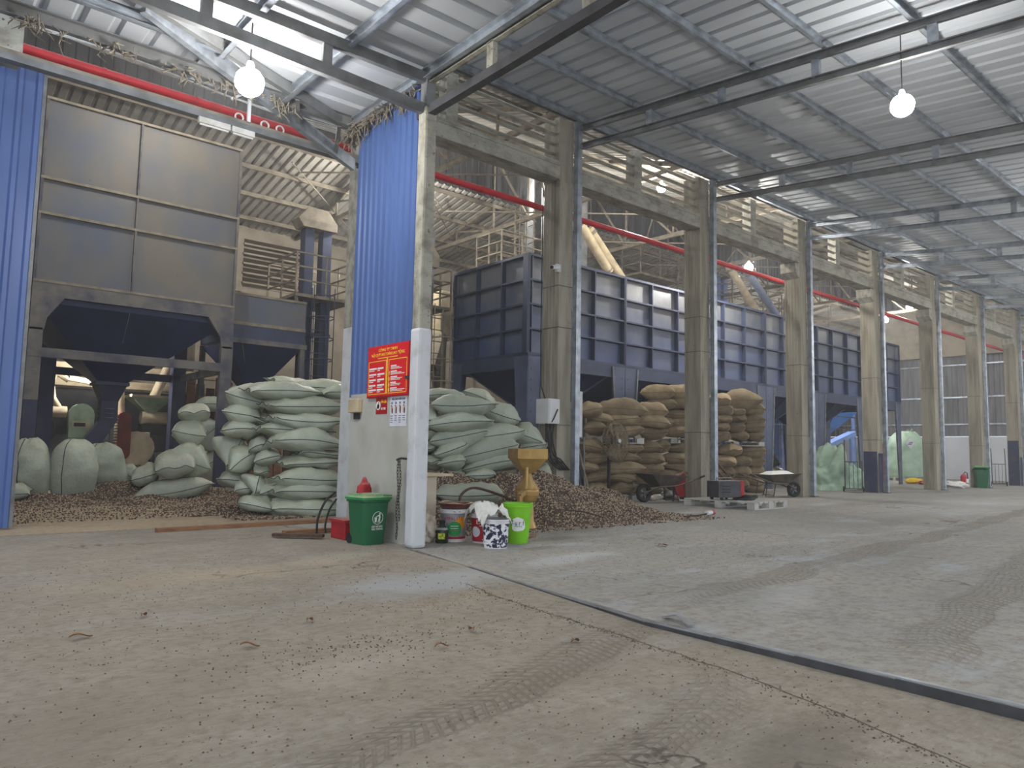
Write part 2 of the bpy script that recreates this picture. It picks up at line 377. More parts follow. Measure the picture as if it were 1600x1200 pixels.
STC = [(5.2, 2.9, .9, .22, .35, (186, 187, 187), .5), (4.6, 3.4, .5, .14, .2, (190, 190, 190), .45), (7.6, 7.2, .6, .22, .2, (128, 122, 112), .8), (6.3, 6.6, .45, .16, .1, (130, 124, 114), .8), (5.6, 6.05, .3, .12, 0, (126, 120, 110), .8), (8.5, 3.4, 1.6, .5, .2, (126, 124, 120), .5), (6.2, 2.2, .8, .3, .2, (122, 119, 114), .5), (5.2, 5.3, .7, .2, .2, (186, 190, 194), .6), (20, 6.5, 5, 1.2, .1, (184, 186, 188), .5), (14, 5.5, 3, .35, .15, (120, 117, 110), .45)]
m_floorA = floor_mat('tan dusty concrete floor', (148, 139, 124), (136, 130, 119), .2, [TR[0], TR[1]], STA)
m_floorC = floor_mat('grey worn concrete floor', (158, 155, 149), (145, 145, 142), .8, [TR[2], TR[3], TR[4]], STC)
m_floorD = floor_mat('dusty inner floor', (176, 154, 124), (156, 140, 118), 0)
m_dirt = mat('dirt under slabs', (70, 60, 50), rough=1)
floor = tag(MB().bx(-40, 90, -40, 70, -.3, -.06).build('floor', m_dirt), 'tan and grey dusty concrete floor with cracks and tyre marks', 'floor', kind='structure')
random.seed(3)
crk = []
CP = [(3.62, 4.75), (3.46, 4.1), (3.40, 3.5), (3.34, 2.85), (3.27, 2.35), (3.2, 1.9), (3.1, 1.55), (2.98, 1.2), (2.8, .6), (2.6, -.5), (2.4, -10)]
for i in range(len(CP)-1):
    a, b = Vector(CP[i]), Vector(CP[i+1]); n = max(2, int((b-a).length/.12)) if b.y > -1 else 2
    for k in range(n): crk.append(a.lerp(b, k/n)+Vector((random.uniform(-.018, .018), random.uniform(-.01, .01))))
crk.append(Vector(CP[-1]))
def edge_x(y): return 3.62+.06*max(0, min(1, (y-1)/2.2)) + max(0, y-3)*.19 if y < 6.6 else 4.36
EY = [-10, 0, 1, 2, 3.1, 4, 4.75]
A = [(-40, -10)] + [(p.x-.004-.004*(abs(p.y) < 9), p.y) for p in reversed(crk)] + [(edge_x(4.76)-.015, 4.76), (edge_x(5.7)-.015, 5.7), (4.28, 6.6), (4.36, 7), (4.36, 9.98), (-40, 10.06)]
MB().poly([(x, y, 0) for x, y in A], (0, 0, -.1)).build('floor_slab', m_floorA, floor)
Bp = [(p.x+.006, p.y) for p in crk] + [(edge_x(y)-.015, y) for y in EY]
MB().poly([(x, y, 0) for x, y in Bp], (0, 0, -.1)).build('floor_slab', m_floorA, floor)
def slabz(y): return .05*max(0, min(1, (4.3-y)/3.2))
YS = [-10, -2, 0, .5, 1, 1.5, 2, 2.5, 3, 3.5, 4, 4.5, 5, 5.4, 5.7, 6.6, 8, 9.98]
mb = MB(); top = []
for y in YS:
    x = edge_x(y); z = slabz(y); mb.v += [(x, y, z), (x+1.5, y, z), (90, y, z), (x, y, -.1)]
for i in range(len(YS)-1):
    a, b = 4*i, 4*i+4
    mb.f += [(a, a+1, b+1, b), (a+1, a+2, b+2, b+1), (a+3, a, b, b+3)]
mb.build('floor_slab', m_floorC, floor)
MB().bx(-40, 5.3, 10.07, 60, -.1, 0).build('floor_slab', m_floorD, floor)
MB().bx(5.31, 90, 9.99, 60, -.1, 0).build('floor_slab', m_floorC, floor)
mb = MB(); mf = MB()
for i in range(2, 13):
    y0, y1 = YS[i], YS[i+1]
    mb.bar((edge_x(y0)+.02, y0, slabz(y0)+.002), (edge_x(y1)+.02, y1+.01, slabz(y1)+.002), .03, .01)
    mf.bar((edge_x(y0)-.008, y0, slabz(y0)/2), (edge_x(y1)-.008, y1+.01, slabz(y1)/2), .01, max(.01, slabz((y0+y1)/2)))
mb.build('edge_strip', m_galv, floor); mf.build('edge_shadow_face', m_dsteel, floor)  # face coloured dark for the shadow beneath the slab lip
MB().bar((3.86, 3.0, .03), (3.8, 2.85, .075), .06, .006).bar((3.8, 2.85, .075), (3.74, 2.72, .045), .05, .006).build('bent_flap', m_galv, floor)
# loose grit: crumbs along the crack and over the near floor
mb = MB(); random.seed(11)
def crumb(x, y, r, z=0):
    a = [Vector((random.uniform(.6, 1)*sx*r, random.uniform(.6, 1)*sy*r, 0)) for sx, sy in ((1, 0), (0, 1), (-1, 0), (0, -1))]
    a += [Vector((0, 0, r*.7)), Vector((0, 0, -r*.4))]
    q = Matrix.Rotation(random.uniform(0, 6), 3, 'Z'); a = [q @ p + Vector((x, y, z+r*.3)) for p in a]
    mb.add(a, [(0, 1, 4), (1, 2, 4), (2, 3, 4), (3, 0, 4), (1, 0, 5), (2, 1, 5), (3, 2, 5), (0, 3, 5)])
for _ in range(900):
    p = random.choice(crk[:-3]); s = random.gauss(0, .05); crumb(p.x-abs(s)*.6+random.gauss(0, .02), p.y+random.uniform(-.1, .1), random.uniform(.002, .008))
for _ in range(300):
    crumb(2.0+random.gauss(0, .35), 3.55+random.gauss(0, .16), random.uniform(.002, .008))
for _ in range(3200):
    y = random.uniform(1.2, 7.5); x = random.uniform(-.6*y*.5, min(4.3, 3.3+y*.12)); crumb(x, y, random.uniform(.002, .0075))
for _ in range(900):
    y = random.uniform(4, 8); x = random.uniform(4.3, 9); crumb(x, y, random.uniform(.003, .008), .01)
tag(mb.build('floor_grit', m_crumb), 'loose dark grit and crumbs strewn over the near concrete floor', 'grit', kind='stuff')
LEAF = [(1.02, 1.72, .06, 30), (1.55, 3.9, .05, -20), (.9, 4.6, .06, 10), (2.7, 3.5, .05, 70), (3.0, 2.95, .05, 20), (2.05, 4.25, .045, 40), (6.9, 5.4, .09, 0), (2.35, 3.3, .05, 5), (1.3, 4.95, .05, 60)]
for i, (x, y, s, a) in enumerate(LEAF):
    mb = MB(); q = Matrix.Rotation(R(a), 3, 'Z')
    mb.grid(lambda u, v: q @ Vector(((u-.5)*2*s, (v-.5)*s*.7*math.sin(PI*min(.98, max(.02, u))), .012+.012*math.sin(u*5)+.01*abs(v-.5)*2)) + Vector((x, y, .002)), 8, 3)
    where = ['pale curled leaf scrap at the bottom edge of the floor', 'dry brown leaf left of the floor centre', 'dry leaf far left on the tan floor', 'dry leaf near the orange grain spill', 'small dry leaf beside the crumbly crack', 'curled dry leaf before the blue stain', 'dark dry leaf on the grey floor past the lime bucket', 'thin pale scrap right of the broken patch', 'dark twig-like leaf on the floor left of the bin'][i]
    tag(mb.build('dry_leaf', m_wood if i else m_paper), where, 'leaf', 'dry leaves on the floor')
mb = MB(); random.seed(5)
for _ in range(260): crumb(3.15+random.gauss(0, .32), 4.3+random.gauss(0, .13), random.uniform(.003, .007))
tag(mb.build('grain_spill', m_gold), 'thin orange spill of grains on the floor before the blue stain', 'grain', kind='stuff')

# ------------------------------------------------------------------ corrugated sheets
def rib_profile(wd, pitch, hgt, ribw):
    pts = []; n = round(wd/pitch)
    for i in range(n):
        x = i*pitch; pts += [(x, 0), (x+pitch-ribw, 0), (x+pitch-ribw*.75, hgt), (x+pitch-ribw*.25, hgt)]
    pts.append((wd, 0)); return pts
def sheet_mesh(name, m, wd, ln, pitch, hgt, ribw, parent, wav=False):
    # local: width along x, length along y, ribs towards +z
    mb = MB(); pr = [(i/40*wd, hgt*(.5+.5*math.sin(2*PI*i/40*wd/pitch))) for i in range(41)] if wav else rib_profile(wd, pitch, hgt, ribw)
    n = len(pr)
    for x, z in pr: mb.v += [(x, 0, z), (x, ln, z)]
    for i in range(n-1): mb.f.append((2*i, 2*i+2, 2*i+3, 2*i+1))
    return mb.build(name, m, parent, world=False, smooth=wav, ang=180)

# canopy over the yard on the right: sheets run across, purlins along
ceiling = thing('ceiling', 'zinc sheet canopy roof over the yard on the right', 'ceiling', (0, 0, 0), kind='structure')
SL = .1
def cz(y): return 7.62-SL*(9.9-y)
sh = None
for i in range(44):
    x = 4.6+i
    if sh is None:
        sh = sheet_mesh('roof_sheet', m_roof, 1.0, 14.2, 1/3, .05, .1, ceiling)
        s_ = sh
    else: s_ = inst(sh, 'roof_sheet', ceiling)
    s_.location = (x, -4.2, cz(-4.2)); s_.rotation_euler = (math.atan(SL), 0, 0)
PY = [9.76, 8.53, 7.3, 6.13, 4.95, 3.75, 2.55, 1.35]
for y in PY:
    for k in range(9):
        x0 = 5.55+4.5*k if k else 4.6; x1 = 5.55+4.5*(k+1)
        MB().chan((x0, y, cz(y)-.075), (x1-.02, y, cz(y)-.075), .06, .13).build('purlin', m_galv, ceiling)
GX = [10.05+4.5*i for i in range(8)]
ORD = ['nearest', 'second', 'third', 'fourth', 'fifth', 'sixth', 'seventh', 'eighth', 'ninth', 'tenth']
for i, x in enumerate(GX):
    t = thing('roof_truss', f'{ORD[i]} steel truss of the right canopy, counted from the near end', 'truss', (x, 9.8, 7), group='canopy trusses')
    zt = lambda y: cz(y)-.22; zb = lambda y: zt(y)-.37
    MB().chan((x, 9.85, zt(9.85)), (x, -3, zt(-3)), .06, .12).build('top_chord', m_galv if i > 1 else m_steel, t)
    MB().chan((x, 9.85, zb(9.85)), (x, -3, zb(-3)), .06, .12).build('bottom_chord', m_galv if i > 1 else m_steel, t)
    for y in (8.17, 6.68, 5.08, 3.5, 1.9, .4):
        MB().bx(x-.03, x+.03, y-.06, y+.06, zb(y)+.05, zt(y)-.05).build('strut', m_galv, t)

# low roof over the bay on the left
ceil2 = thing('ceiling', 'low flat zinc roof over the left bay', 'ceiling', (0, 0, 0), kind='structure')
ZL = 5.36
sh2 = None
for i in range(12):     # ribs run along X
    y0 = 7.9-i
    if y0 > 7: ln = 2.2; xe = 4.42
    elif y0 > 6: ln = 3.3; xe = 4.42
    else: ln = 11; xe = 4.42
    ln = {0: 2.0, 1: 4.1}.get(i, 11)
    s_ = sheet_mesh('roof_sheet', m_roof, 1.0, ln, 1/3, .05, .1, ceil2)
    s_.rotation_euler = (0, 0, PI/2); s_.location = (xe, y0, ZL)
for i in range(4):      # ribs run along Y beyond the slanting rafter
    s_ = sheet_mesh('roof_sheet', m_roof, 1.0, 1.9, 1/3, .035, .12, ceil2)
    s_.location = (3.3-1-i, 6.75, ZL+.05)
for x in (4.38, 3.43, 2.5, 1.58):
    y0 = 8.45 if x > 3 else (7.9 if x > 2 else 7.5)
    MB().chan((x, y0, 5.27), (x, -3, 5.27), .06, .12).build('purlin', m_galv, ceil2)
MB().chan((-2, 7.85, 5.3), (2.6, 7.85, 5.3), .06, .1).build('purlin', m_galv, ceil2)
MB().chan((-2, 8.5, 5.3), (4.4, 8.5, 5.3), .06, .15).build('eaves_beam', m_steel, ceil2)
# slanting rafter pair and the truss on the corner post
t = thing('roof_truss', 'whitish slanting rafter truss behind the left lamp', 'truss', (4.6, 8.7, 5.2))
MB().chan((4.62, 8.72, 5.28), (1.5, 7.35, 5.28), .06, .13).build('top_chord', m_steel, t)
MB().chan((5.0, 9.6, 5.2), (1.62, 7.5, 5.27), .07, .17).build('bottom_chord', m_galv, t)
for k in (.12, .35, .6):
    a = Vector((4.62, 8.72, 5.25)).lerp(Vector((1.5, 7.35, 5.25)), k); b = Vector((5.0, 9.6, 5.2)).lerp(Vector((1.62, 7.5, 5.27)), k)
    MB().bar(a, b, .05, .09).build('strut', m_steel, t)
t = thing('roof_truss', 'dark dusty truss running left from the corner post top', 'truss', (4.4, 6.8, 5))
MB().chan((4.42, 6.8, 5.24), (-3, 6.8, 5.16), .06, .12).build('top_chord', m_steel, t)
MB().chan((4.42, 6.8, 4.87), (-3, 6.8, 5.02), .06, .12).build('bottom_chord', m_steel, t)
for x in (3.2, 2.0, .8): MB().bx(x-.05, x+.05, 6.77, 6.83, 4.95, 5.2).build('strut', m_steel, t)
t = thing('roof_truss', 'edge truss running from the corner post toward the viewer', 'truss', (4.45, 6.7, 5))
MB().chan((4.45, 6.8, 5.24), (4.45, -3, 5.24), .06, .12).build('top_chord', m_beam, t)
MB().chan((4.45, 6.95, 4.85), (4.45, -3, 4.9), .09, .1, lip=-1).build('bottom_chord', m_dsteel, t)
for y in (5.65, 4.3, 2.9): MB().bx(4.42, 4.48, y-.05, y+.05, 4.9, 5.2).build('strut', m_beam, t)

# ------------------------------------------------------------------ the row of columns
XI = [5.95, 10.05, 14.55, 19.05, 23.55, 28.1, 32.6, 37.1, 41.6]
CN = ['white-footed concrete column behind the blue corner wall', 'concrete column with the grey electrical box', 'concrete column behind the red welding set', 'concrete column right of the tipped wheelbarrow', 'concrete column with a dark painted patch beside the green bags', 'concrete column left of the white far wall', 'concrete column behind the small far green bin', 'dark-footed concrete column right of the far sack truck', 'farthest concrete column of the row']
zc = [0]
for i, x in enumerate(XI):
    t = thing('column', CN[i], 'column', (x-.28, 10.15, 0), group='concrete columns of the row')
    x0, x1, y0, y1 = x-.47, x-.12, 9.96, 10.4
    if i == 0: x0, x1, y0, y1 = 5.37, 5.85, 9.96, 10.4
    zt = 6.27
    if i == 0:
        MB().bx(x0, x1, y0, y1, 2.9, zt).build('concrete_shaft', m_beam, t, bevel=.012)
        MB().bx(x0-.004, x1+.004, y0-.004, y1+.004, 0, 2.9).build('painted_foot', m_white, t, bevel=.012)
        MB().bx(x0-.02, x0+.05, y0-.03, y0-.005, .2, 5.6).build('mortar_edge', m_conc, t)
    else:
        mb = MB().bx(x0, x1, y0, y1, 0, zt)
        for k in range(5):
            yy = y0+.05+k*.085; mb.bx(x0-.008, x0, yy, yy+.05, .02, zt)
        mb.build('concrete_shaft', m_conc, t, bevel=.008)
        for z in ((1.55, 3.4, 4.2) if i < 3 else (1.6, 3.5)):
            MB().bx(x0-.012, x1+.006, y0-.008, y1, z, z+.012).build('tie_wire', m_dsteel, t)
        p = MB().bx(x-.115, x-.105, 9.84, 9.95, .02, 7.5).bx(x-.005, x+.005, 9.84, 9.95, .02, 7.5).bx(x-.115, x+.005, 9.838, 9.846, .02, 7.5)
        p.build('steel_post', m_galv, t)
        MB().bx(x-.16, x+.05, 9.8, 9.96, 0, .02).build('base_plate', m_dsteel, t)
        MB().bx(x0-.02, x1+.02, y0+.02, y1, zt, 7.5).build('upper_shaft', m_conc, t)
    if i >= 3: # small haunch under the beam
        MB().loft([[(x0-.22, y0, 6.26), (x0, y0, 6.26), (x0, y1, 6.26), (x0-.22, y1, 6.26)], [(x0-.22, y0, 6.0), (x0, y0, 5.85), (x0, y1, 5.85), (x0-.22, y1, 6.0)]]).build('haunch', m_beam, t)
    if i in (4, 7):
        MB().bx(x0-.014, x0-.009, y0+.02, y1-.02, .02, 1.25 if i == 4 else 1.9).bx(x0+.02, x1-.02, y0-.006, y0-.002, .02, 1.2).build('paint_patch', m_navyp, t)
for i in range(8):
    x0 = XI[i]-.12 if i else 5.85; x1 = XI[i+1]-.49
    if i == 0: x0 = 4.6
    t = tag(MB().bx(x0, x1, 9.94, 10.32, 6.27, 6.62).build('concrete_beam', m_beam, bevel=.012), f'{ORD[i]} bay of the long concrete beam between columns, counted from the near end', 'beam', 'concrete beam bays')
    MB().bx(x0, x1, 9.925, 9.945, 6.52, 6.56).build('ledge', m_beam, t)
    l = thing('louvre_frame', f'{ORD[i]} bay of open concrete louvres above the beam, counted from the near end', 'louvre', ((x0+x1)/2, 10.1, 6.6), group='louvre bays')
    for z in (6.8, 7.0, 7.2, 7.4):
        MB().box(((x0+x1)/2, 10.1, z), (x1-x0, .07, .03), m=Matrix.Rotation(R(-22), 3, 'X')).build('slat', m_beam, l)
    xm = (x0+x1)/2
    MB().bx(xm-.12, xm+.12, 10.06, 10.3, 6.62, 7.55).build('post', m_beam, l)
# front eave trim
tag(MB().bar((4.6, 9.93, 7.56), (46, 9.93, 7.56), .03, .1).build('trim_1', m_steel), 'dark eave strip of the canopy along the louvres', 'trim', kind='structure')

# ------------------------------------------------------------------ walls
def wall_sheets(parent, name, m, pts, pitch, hgt, ribw, sheet=1.0, wav=False):
    # vertical sheets along a horizontal line a->b between z0 and z1; pts = (ax, ay, bx, by, z0, z1)
    ax, ay, bx, by, z0, z1 = pts; a = Vector((ax, ay, 0)); b = Vector((bx, by, 0)); L = (b-a).length; d = (b-a)/L
    n = max(1, round(L/sheet)); wd = L/n; src = None
    nx = d; ny = Vector((0, 0, 1)); nz = nx.cross(ny)
    m3 = Matrix((nx, ny, nz)).transposed().to_4x4()
    for i in range(n):
        s_ = sheet_mesh(name, m, wd, z1-z0, wd/max(1, round(wd/pitch)), hgt, ribw, parent, wav) if src is None else inst(src, name, parent)
        src = src or s_
        q = m3.copy(); q.translation = a+d*wd*i+Vector((0, 0, z0))-OFF.get(parent.name, Vector()); s_.matrix_local = q
# blue wall at the far left, in the gateway line
wl = thing('wall_left', 'blue corrugated sheet wall at the left edge of the view', 'wall', (0, 10.8, 0), kind='structure')
wall_sheets(wl, 'wall_sheet', m_blue, (-2.74, 10.78, 1.26, 10.78, .02, 5.8), .2, .035, .09)
MB().bx(1.25, 1.29, 10.76, 10.82, .02, 5.8).build('edge_trim', m_steel, wl)
for z in (5.7, 2.6): MB().bx(-2.7, 1.27, 10.83, 10.9, z, z+.1).build('girt', m_galv, wl)
c0 = thing('column', 'short concrete column head above the left blue wall', 'column', (.8, 10, 0))
MB().bx(.62, .93, 9.95, 10.3, 5.45, 6.25).build('concrete_shaft', m_beam, c0, bevel=.01)
MB().bx(.66, .9, 10.92, 11.2, 0, 5.45).build('lower_shaft', m_conc, c0)
t = thing('door_track', 'long dusty steel track spanning the left opening', 'rail', (3, 9.9, 5.4))
MB().bx(-3, 5.36, 9.84, 9.96, 5.36, 5.44).build('rail', m_steel, t)
MB().bx(-3, 5.36, 9.88, 9.92, 5.44, 5.5).build('web', m_dusty, t)
MB().bx(5.25, 5.4, 9.83, 9.97, 5.33, 5.46).build('end_cap', m_dsteel, t)
MB().bar((3.55, 9.9, 5.48), (3.55, 9.9, 6.0), .04, .04).bar((3.55, 9.9, 5.95), (3.3, 9.9, 5.75), .03, .03).build('hanger', m_wht, t)
for k, (x0, x1) in enumerate(((2.86, 3.27), (3.29, 3.6))):
    f_ = thing('tube_light', ['dusty unlit tube light under the left track', 'shorter unlit tube light right of the first under the track'][k], 'lamp', (x0, 9.82, 5.3))
    MB().bx(x0, x1, 9.76, 9.83, 5.25, 5.33).build('housing', m_tube, f_, bevel=.006)
    MB().tube([(x0+.02, 9.79, 5.238), (x1-.02, 9.79, 5.238)], .014, 8).build('tube', m_wht, f_)
for k, x in enumerate((3.42, 3.78, 4.0)):
    c = tag(MB().tube([(x-.05, 9.9, 5.52+.05*math.cos(a*.5)) if False else (x+.055*math.sin(a*PI/6), 9.9, 5.53+.055*math.cos(a*PI/6)) for a in range(12)], .012, 6, closed=True).build('cable_coil', m_tube), ['left of three pale cable coils on the track', 'middle of three pale cable coils on the track', 'right of three pale cable coils on the track'][k], 'cable')
# upper dark board wall seen between track and eaves beam is the building behind
# return wall with the corner post
wm = thing('wall_middle', 'blue sheet over grey board return wall behind the green bin', 'wall', (4.5, 7.7, 0), kind='structure')
wall_sheets(wm, 'wall_sheet', m_blue, (4.52, 8.52, 4.5, 6.9, 1.69, 5.34), .125, .022, .06, .81)
MB().bx(4.49, 4.54, 6.9, 8.42, 0, 1.72).build('wall_board', m_grey, wm)
for z in (5.2, 3.4): MB().bx(4.54, 4.6, 6.9, 8.5, z, z+.1).build('girt', m_galv, wm)
p0 = thing('corner_post', 'tall white-footed post at the near corner of the blue wall', 'post', (4.45, 6.8, 0))
MB().bx(4.37, 4.53, 6.72, 6.88, 2.35, 4.9).build('concrete_shaft', m_beam, p0, bevel=.03)
MB().bx(4.36, 4.54, 6.71, 6.89, 0, 2.38).build('painted_foot', m_white, p0, bevel=.035)
MB().bx(4.39, 4.51, 6.74, 6.86, 4.9, 5.25).build('post_head', m_steel, p0)
MB().bx(4.43, 4.47, 6.89, 7.08, 1.84, 1.87).build('bracket', m_dsteel, p0)
# cobwebs under the low roof
random.seed(4); mb = MB()
def web(p, s, nn):
    for _ in range(nn):
        a = Vector(p)+Vector((random.gauss(0, s[0]), random.gauss(0, s[1]), random.uniform(-.02, .03)))
        b = a+Vector((random.gauss(0, .07), random.gauss(0, .07), -abs(random.gauss(0, .1))-.02)); c = (a+b)/2+Vector((random.gauss(0, .03), random.gauss(0, .03), -.02))
        mb.tube([a, c, b], [.006, .009, .003], 4)
for y in (7.3, 7.7, 8.1, 8.4): web((4.42, y, 5.22), (.03, .15, 0), 60)
for x in (.9, 1.6, 2.3, 2.9, 3.4): web((x, 8.45, 5.22), (.12, .05, 0), 26)
web((4.4, 8.5, 5.1), (.08, .1, 0), 50)
tag(mb.build('cobweb', m_cobweb), 'dusty hanging cobwebs under the low left roof edge', 'cobweb', kind='stuff')

# building behind: rear wall, end wall, roofs
wr = thing('wall_rear', 'dusty plastered rear wall of the hall with vents', 'wall', (15, 24.4, 0), kind='structure')
MB().bx(-20, 46, 23.2, 23.5, 0, 8.05).build('wall_panel', m_wallc, wr)
for k in range(9):
    x = -3+k*5; MB().bx(x, x+.5, 22.95, 23.2, 0, 8.0).build('pilaster', m_wallc, wr)
VX = [(8.35, 10.35)]
for k in range(5):
    z = 7.62-k*.31
    MB().bx(8.35, 10.35, 23.1, 23.22, z-.14, z).build('vent_slot', m_dirt, wr)
    MB().bar((8.3, 23.05, z-.19), (10.4, 23.05, z-.19), .22, .05).build('vent_ledge', m_wallc, wr)
MB().bx(8.1, 8.32, 23.02, 23.2, 5.9, 8).bx(10.4, 10.62, 23.02, 23.2, 5.9, 8).build('vent_frame', m_wallc, wr)
for xx in (14, 20, 26, 33):
    for k in range(4):
        z = 7.5-k*.31; MB().bx(xx, xx+2, 23.1, 23.22, z-.14, z).build('vent_slot', m_dirt, wr)
wlft = thing('wall_side', 'dark side wall of the hall far behind the left bay', 'wall', (-4, 16, 0), kind='structure')
MB().bx(-4.2, -4, 11, 23.2, 0, 9).build('wall_panel', m_wallc, wlft)
we = thing('wall_right', 'dark corrugated end wall above a white plastered plinth at far right', 'wall', (44, 16, 0), kind='structure')
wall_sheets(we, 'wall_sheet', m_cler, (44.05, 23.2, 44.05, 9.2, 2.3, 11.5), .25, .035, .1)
MB().bx(44, 44.3, 9.2, 23.2, 0, 2.28).build('plastered_plinth', m_lwall, we)
for z in (2.95, 4.4, 6.15): MB().bx(43.93, 44.02, 9.2, 23.2, z-.05, z+.03).build('girt', m_galv, we)
MB().bx(43.6, 43.95, 9.2, 23.2, 6.6, 9.5).build('concrete_band', m_wallc, we)
cl = thing('wall_upper', 'dusty ribbed clerestory wall high inside the hall', 'wall', (20, 18.2, 9), kind='structure')
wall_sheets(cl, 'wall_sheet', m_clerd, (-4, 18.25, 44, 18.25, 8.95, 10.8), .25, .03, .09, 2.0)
c3 = thing('ceiling', 'dusty inner hall roof sloping down to the rear wall', 'ceiling', (0, 0, 0), kind='structure')
a1 = math.atan2(8.0-9.05, 23.3-18.0); L1 = math.hypot(5.3, 1.05)
src = None
for i in range(48):
    s_ = sheet_mesh('roof_sheet', m_roofin, 1.0, L1, .25, .05, .11, c3) if src is None else inst(src, 'roof_sheet', c3)
    src = src or s_; s_.location = (-4+i, 18.0, 9.05); s_.rotation_euler = (a1, 0, 0)
a2 = math.atan2(10.8-8.0, 18.6-9.9); L2 = math.hypot(8.7, 2.8); src = None
for i in range(48):
    s_ = sheet_mesh('roof_sheet', m_roofin, 1.0, L2, .25, .05, .11, c3) if src is None else inst(src, 'roof_sheet', c3)
    src = src or s_; s_.location = (-4+i, 10.2, 8.0); s_.rotation_euler = (a2, 0, 0)
for y in (18.2, 19.6, 21.0, 22.4):
    z = 9.05-(y-18)*.198-.09; MB().bx(-4, 44, y-.03, y+.03, z-.06, z+.06).build('purlin', m_dusty, c3)
for y in (11.5, 13.2, 15, 16.8):
    z = 8.0+(y-10.2)*.322-.1; MB().bx(-4, 44, y-.03, y+.03, z-.06, z+.06).build('purlin', m_dusty, c3)
for i, x in enumerate((10.05, 14.55, 19.05, 23.55, 28.1, 32.6, 37.1)):
    t = thing('roof_truss', f'{ORD[i]} dusty truss inside the hall, counted from the near end', 'truss', (x, 17, 8), group='hall trusses')
    MB().bx(x-.05, x+.05, 10.35, 23, 8.06 if i else 7.9, 8.18 if i else 8.02).build('bottom_chord', m_dusty, t)
    MB().bar((x, 10.35, 8.0), (x, 18.3, 10.65), .1, .12).build('top_chord', m_dusty, t)
    MB().bar((x, 18.2, 8.95), (x, 23.1, 7.95), .1, .12).build('rear_chord', m_dusty, t)
    yy = [10.6, 12.5, 14.5, 16.5, 18.2]
    for k in range(4):
        za = 8.12; zb_ = 8.0+(yy[k+1]-10.35)*.333
        MB().bar((x, yy[k], za), (x, yy[k+1], zb_), .06, .06).build('web', m_dusty, t)
        MB().bar((x, yy[k+1], za), (x, yy[k+1], zb_), .05, .05).build('web', m_dusty, t)
    for a, b in (((18.2, 8.12), (20.2, 8.5)), ((20.2, 8.12), (20.2, 8.5)), ((20.2, 8.12), (22, 8.15))):
        MB().bar((x, *a), (x, *b), .05, .05).build('web', m_dusty, t)
for i, x in enumerate((7.8, 12.3, 16.8, 21.3, 25.8)):
    tag(MB().tube([(x, 13.5, 8.05), (x+4.5, 17.8, 8.15)], .022, 6).tube([(x+4.5, 13.5, 8.05), (x, 17.8, 8.15)], .022, 6).tube([(x+.2, 18, 8.05), (x+3.6, 15.8, 6.3)] if False else [(x, 18.4, 8.6), (x+4.5, 22.5, 8.0)], .022, 6).build('cross_brace', m_dusty), f'{ORD[i]} dusty crossed roof brace inside the hall, counted from the near end', 'brace', 'hall roof braces')
pp = thing('red_pipe', 'long red fire pipe running inside the row of columns', 'pipe', (10, 10.75, 5.97))
MB().tube([(-3, 10.78, 5.97), (43, 10.78, 5.97)], .062, 12).build('pipe', m_red, pp, smooth=True)
for x in [0, 1.9, 3.1, 6.2, 8.3, 12.3, 16.8, 21.3, 25.8]:
    MB().tube([(x, 10.78, 5.97), (x+.04, 10.78, 5.97)], .07, 12).build('coupling', m_red, pp)
cb = MB()
for k in range(5):
    pts = [(-2+j*.75, 10.6+.03*k+.02*math.sin(j*2+k), 6.22+.02*k-.05*math.sin(j*.9+k*.4)-.012*j) for j in range(11)]
    cb.tube(pts, .011, 5)
tag(cb.build('cable_bundle', m_tube), 'loose pale cable bundle above the red pipe at left', 'cable')

# ------------------------------------------------------------------ lamps
def lamp(name_lbl, x, y, z, ztop, s, r=.12):
    t = thing('pendant_lamp', name_lbl, 'lamp', (x, y, z), group='bright pendant lamps')
    MB().tube([(x, y, z+r), (x, y, ztop)], .008, 6).build('cord', m_cable, t)
    MB().lathe([(.035, 0), (.04, .05), (.03, .09)], (x, y, z+r*.85), 12).build('socket', m_tube, t)
    mb = MB().lathe([(r*math.sin(PI*k/8), -r*math.cos(PI*k/8)) for k in range(9)][1:-1], (x, y, z), 14)
    bm = s if not isinstance(s, (int, float)) else emit('lit lamp', (255, 252, 246), s)
    mb.build('bulb', bm, t, smooth=True, ang=180)
S1 = 150
lamp('bright pendant lamp hanging under the right canopy', 10.05, 3.9, 5.74, 6.72, S1*.42, .15)
lamp('bright pendant lamp under the low left roof', 2.5, 7.0, 4.6, 5.25, S1*.75, .14)
lamp('bright lamp glowing behind the louvres', 15.0, 11.8, 7.95, 8.5, S1*1.9)
lamp('bright lamp above the blue silo right of centre', 18.75, 11.6, 6.47, 8.43, S1*2.4)
lamp('small bright lamp under the beam far right', 29.0, 11.2, 6.72, 8.32, S1*.7)
for i, (x, y, z, zt) in enumerate(((19.05, 2.6, 5.7, 6.5), (28.1, 3.9, 5.7, 6.7), (6, -2.2, 5.2, 6.3), (1.6, .6, 4.6, 5.25), (-3, 3.5, 4.6, 5.3), (14.55, 1.6, 5.6, 6.4), (23.55, 2.6, 5.7, 6.5), (32.6, 4, 5.7, 6.7), (37.1, 4, 5.7, 6.7))):
    lamp(['bright canopy lamp beyond the right edge of the view', 'bright canopy lamp far along the yard', 'bright canopy lamp right behind the viewer', 'bright lamp under the low roof above the viewer', 'bright lamp under the low roof left of the viewer', 'added unseen fill lamp on the second canopy truss', 'added unseen fill lamp on the fourth canopy truss', 'added unseen fill lamp on the sixth canopy truss', 'added unseen fill lamp on the seventh canopy truss'][i], x, y, z, zt, S1*((.25 if x == 14.55 else 1.25 if x < 20 else 1.6) if x > 10 else .7))  # the four truss lamps are added out of view to brighten the canopy
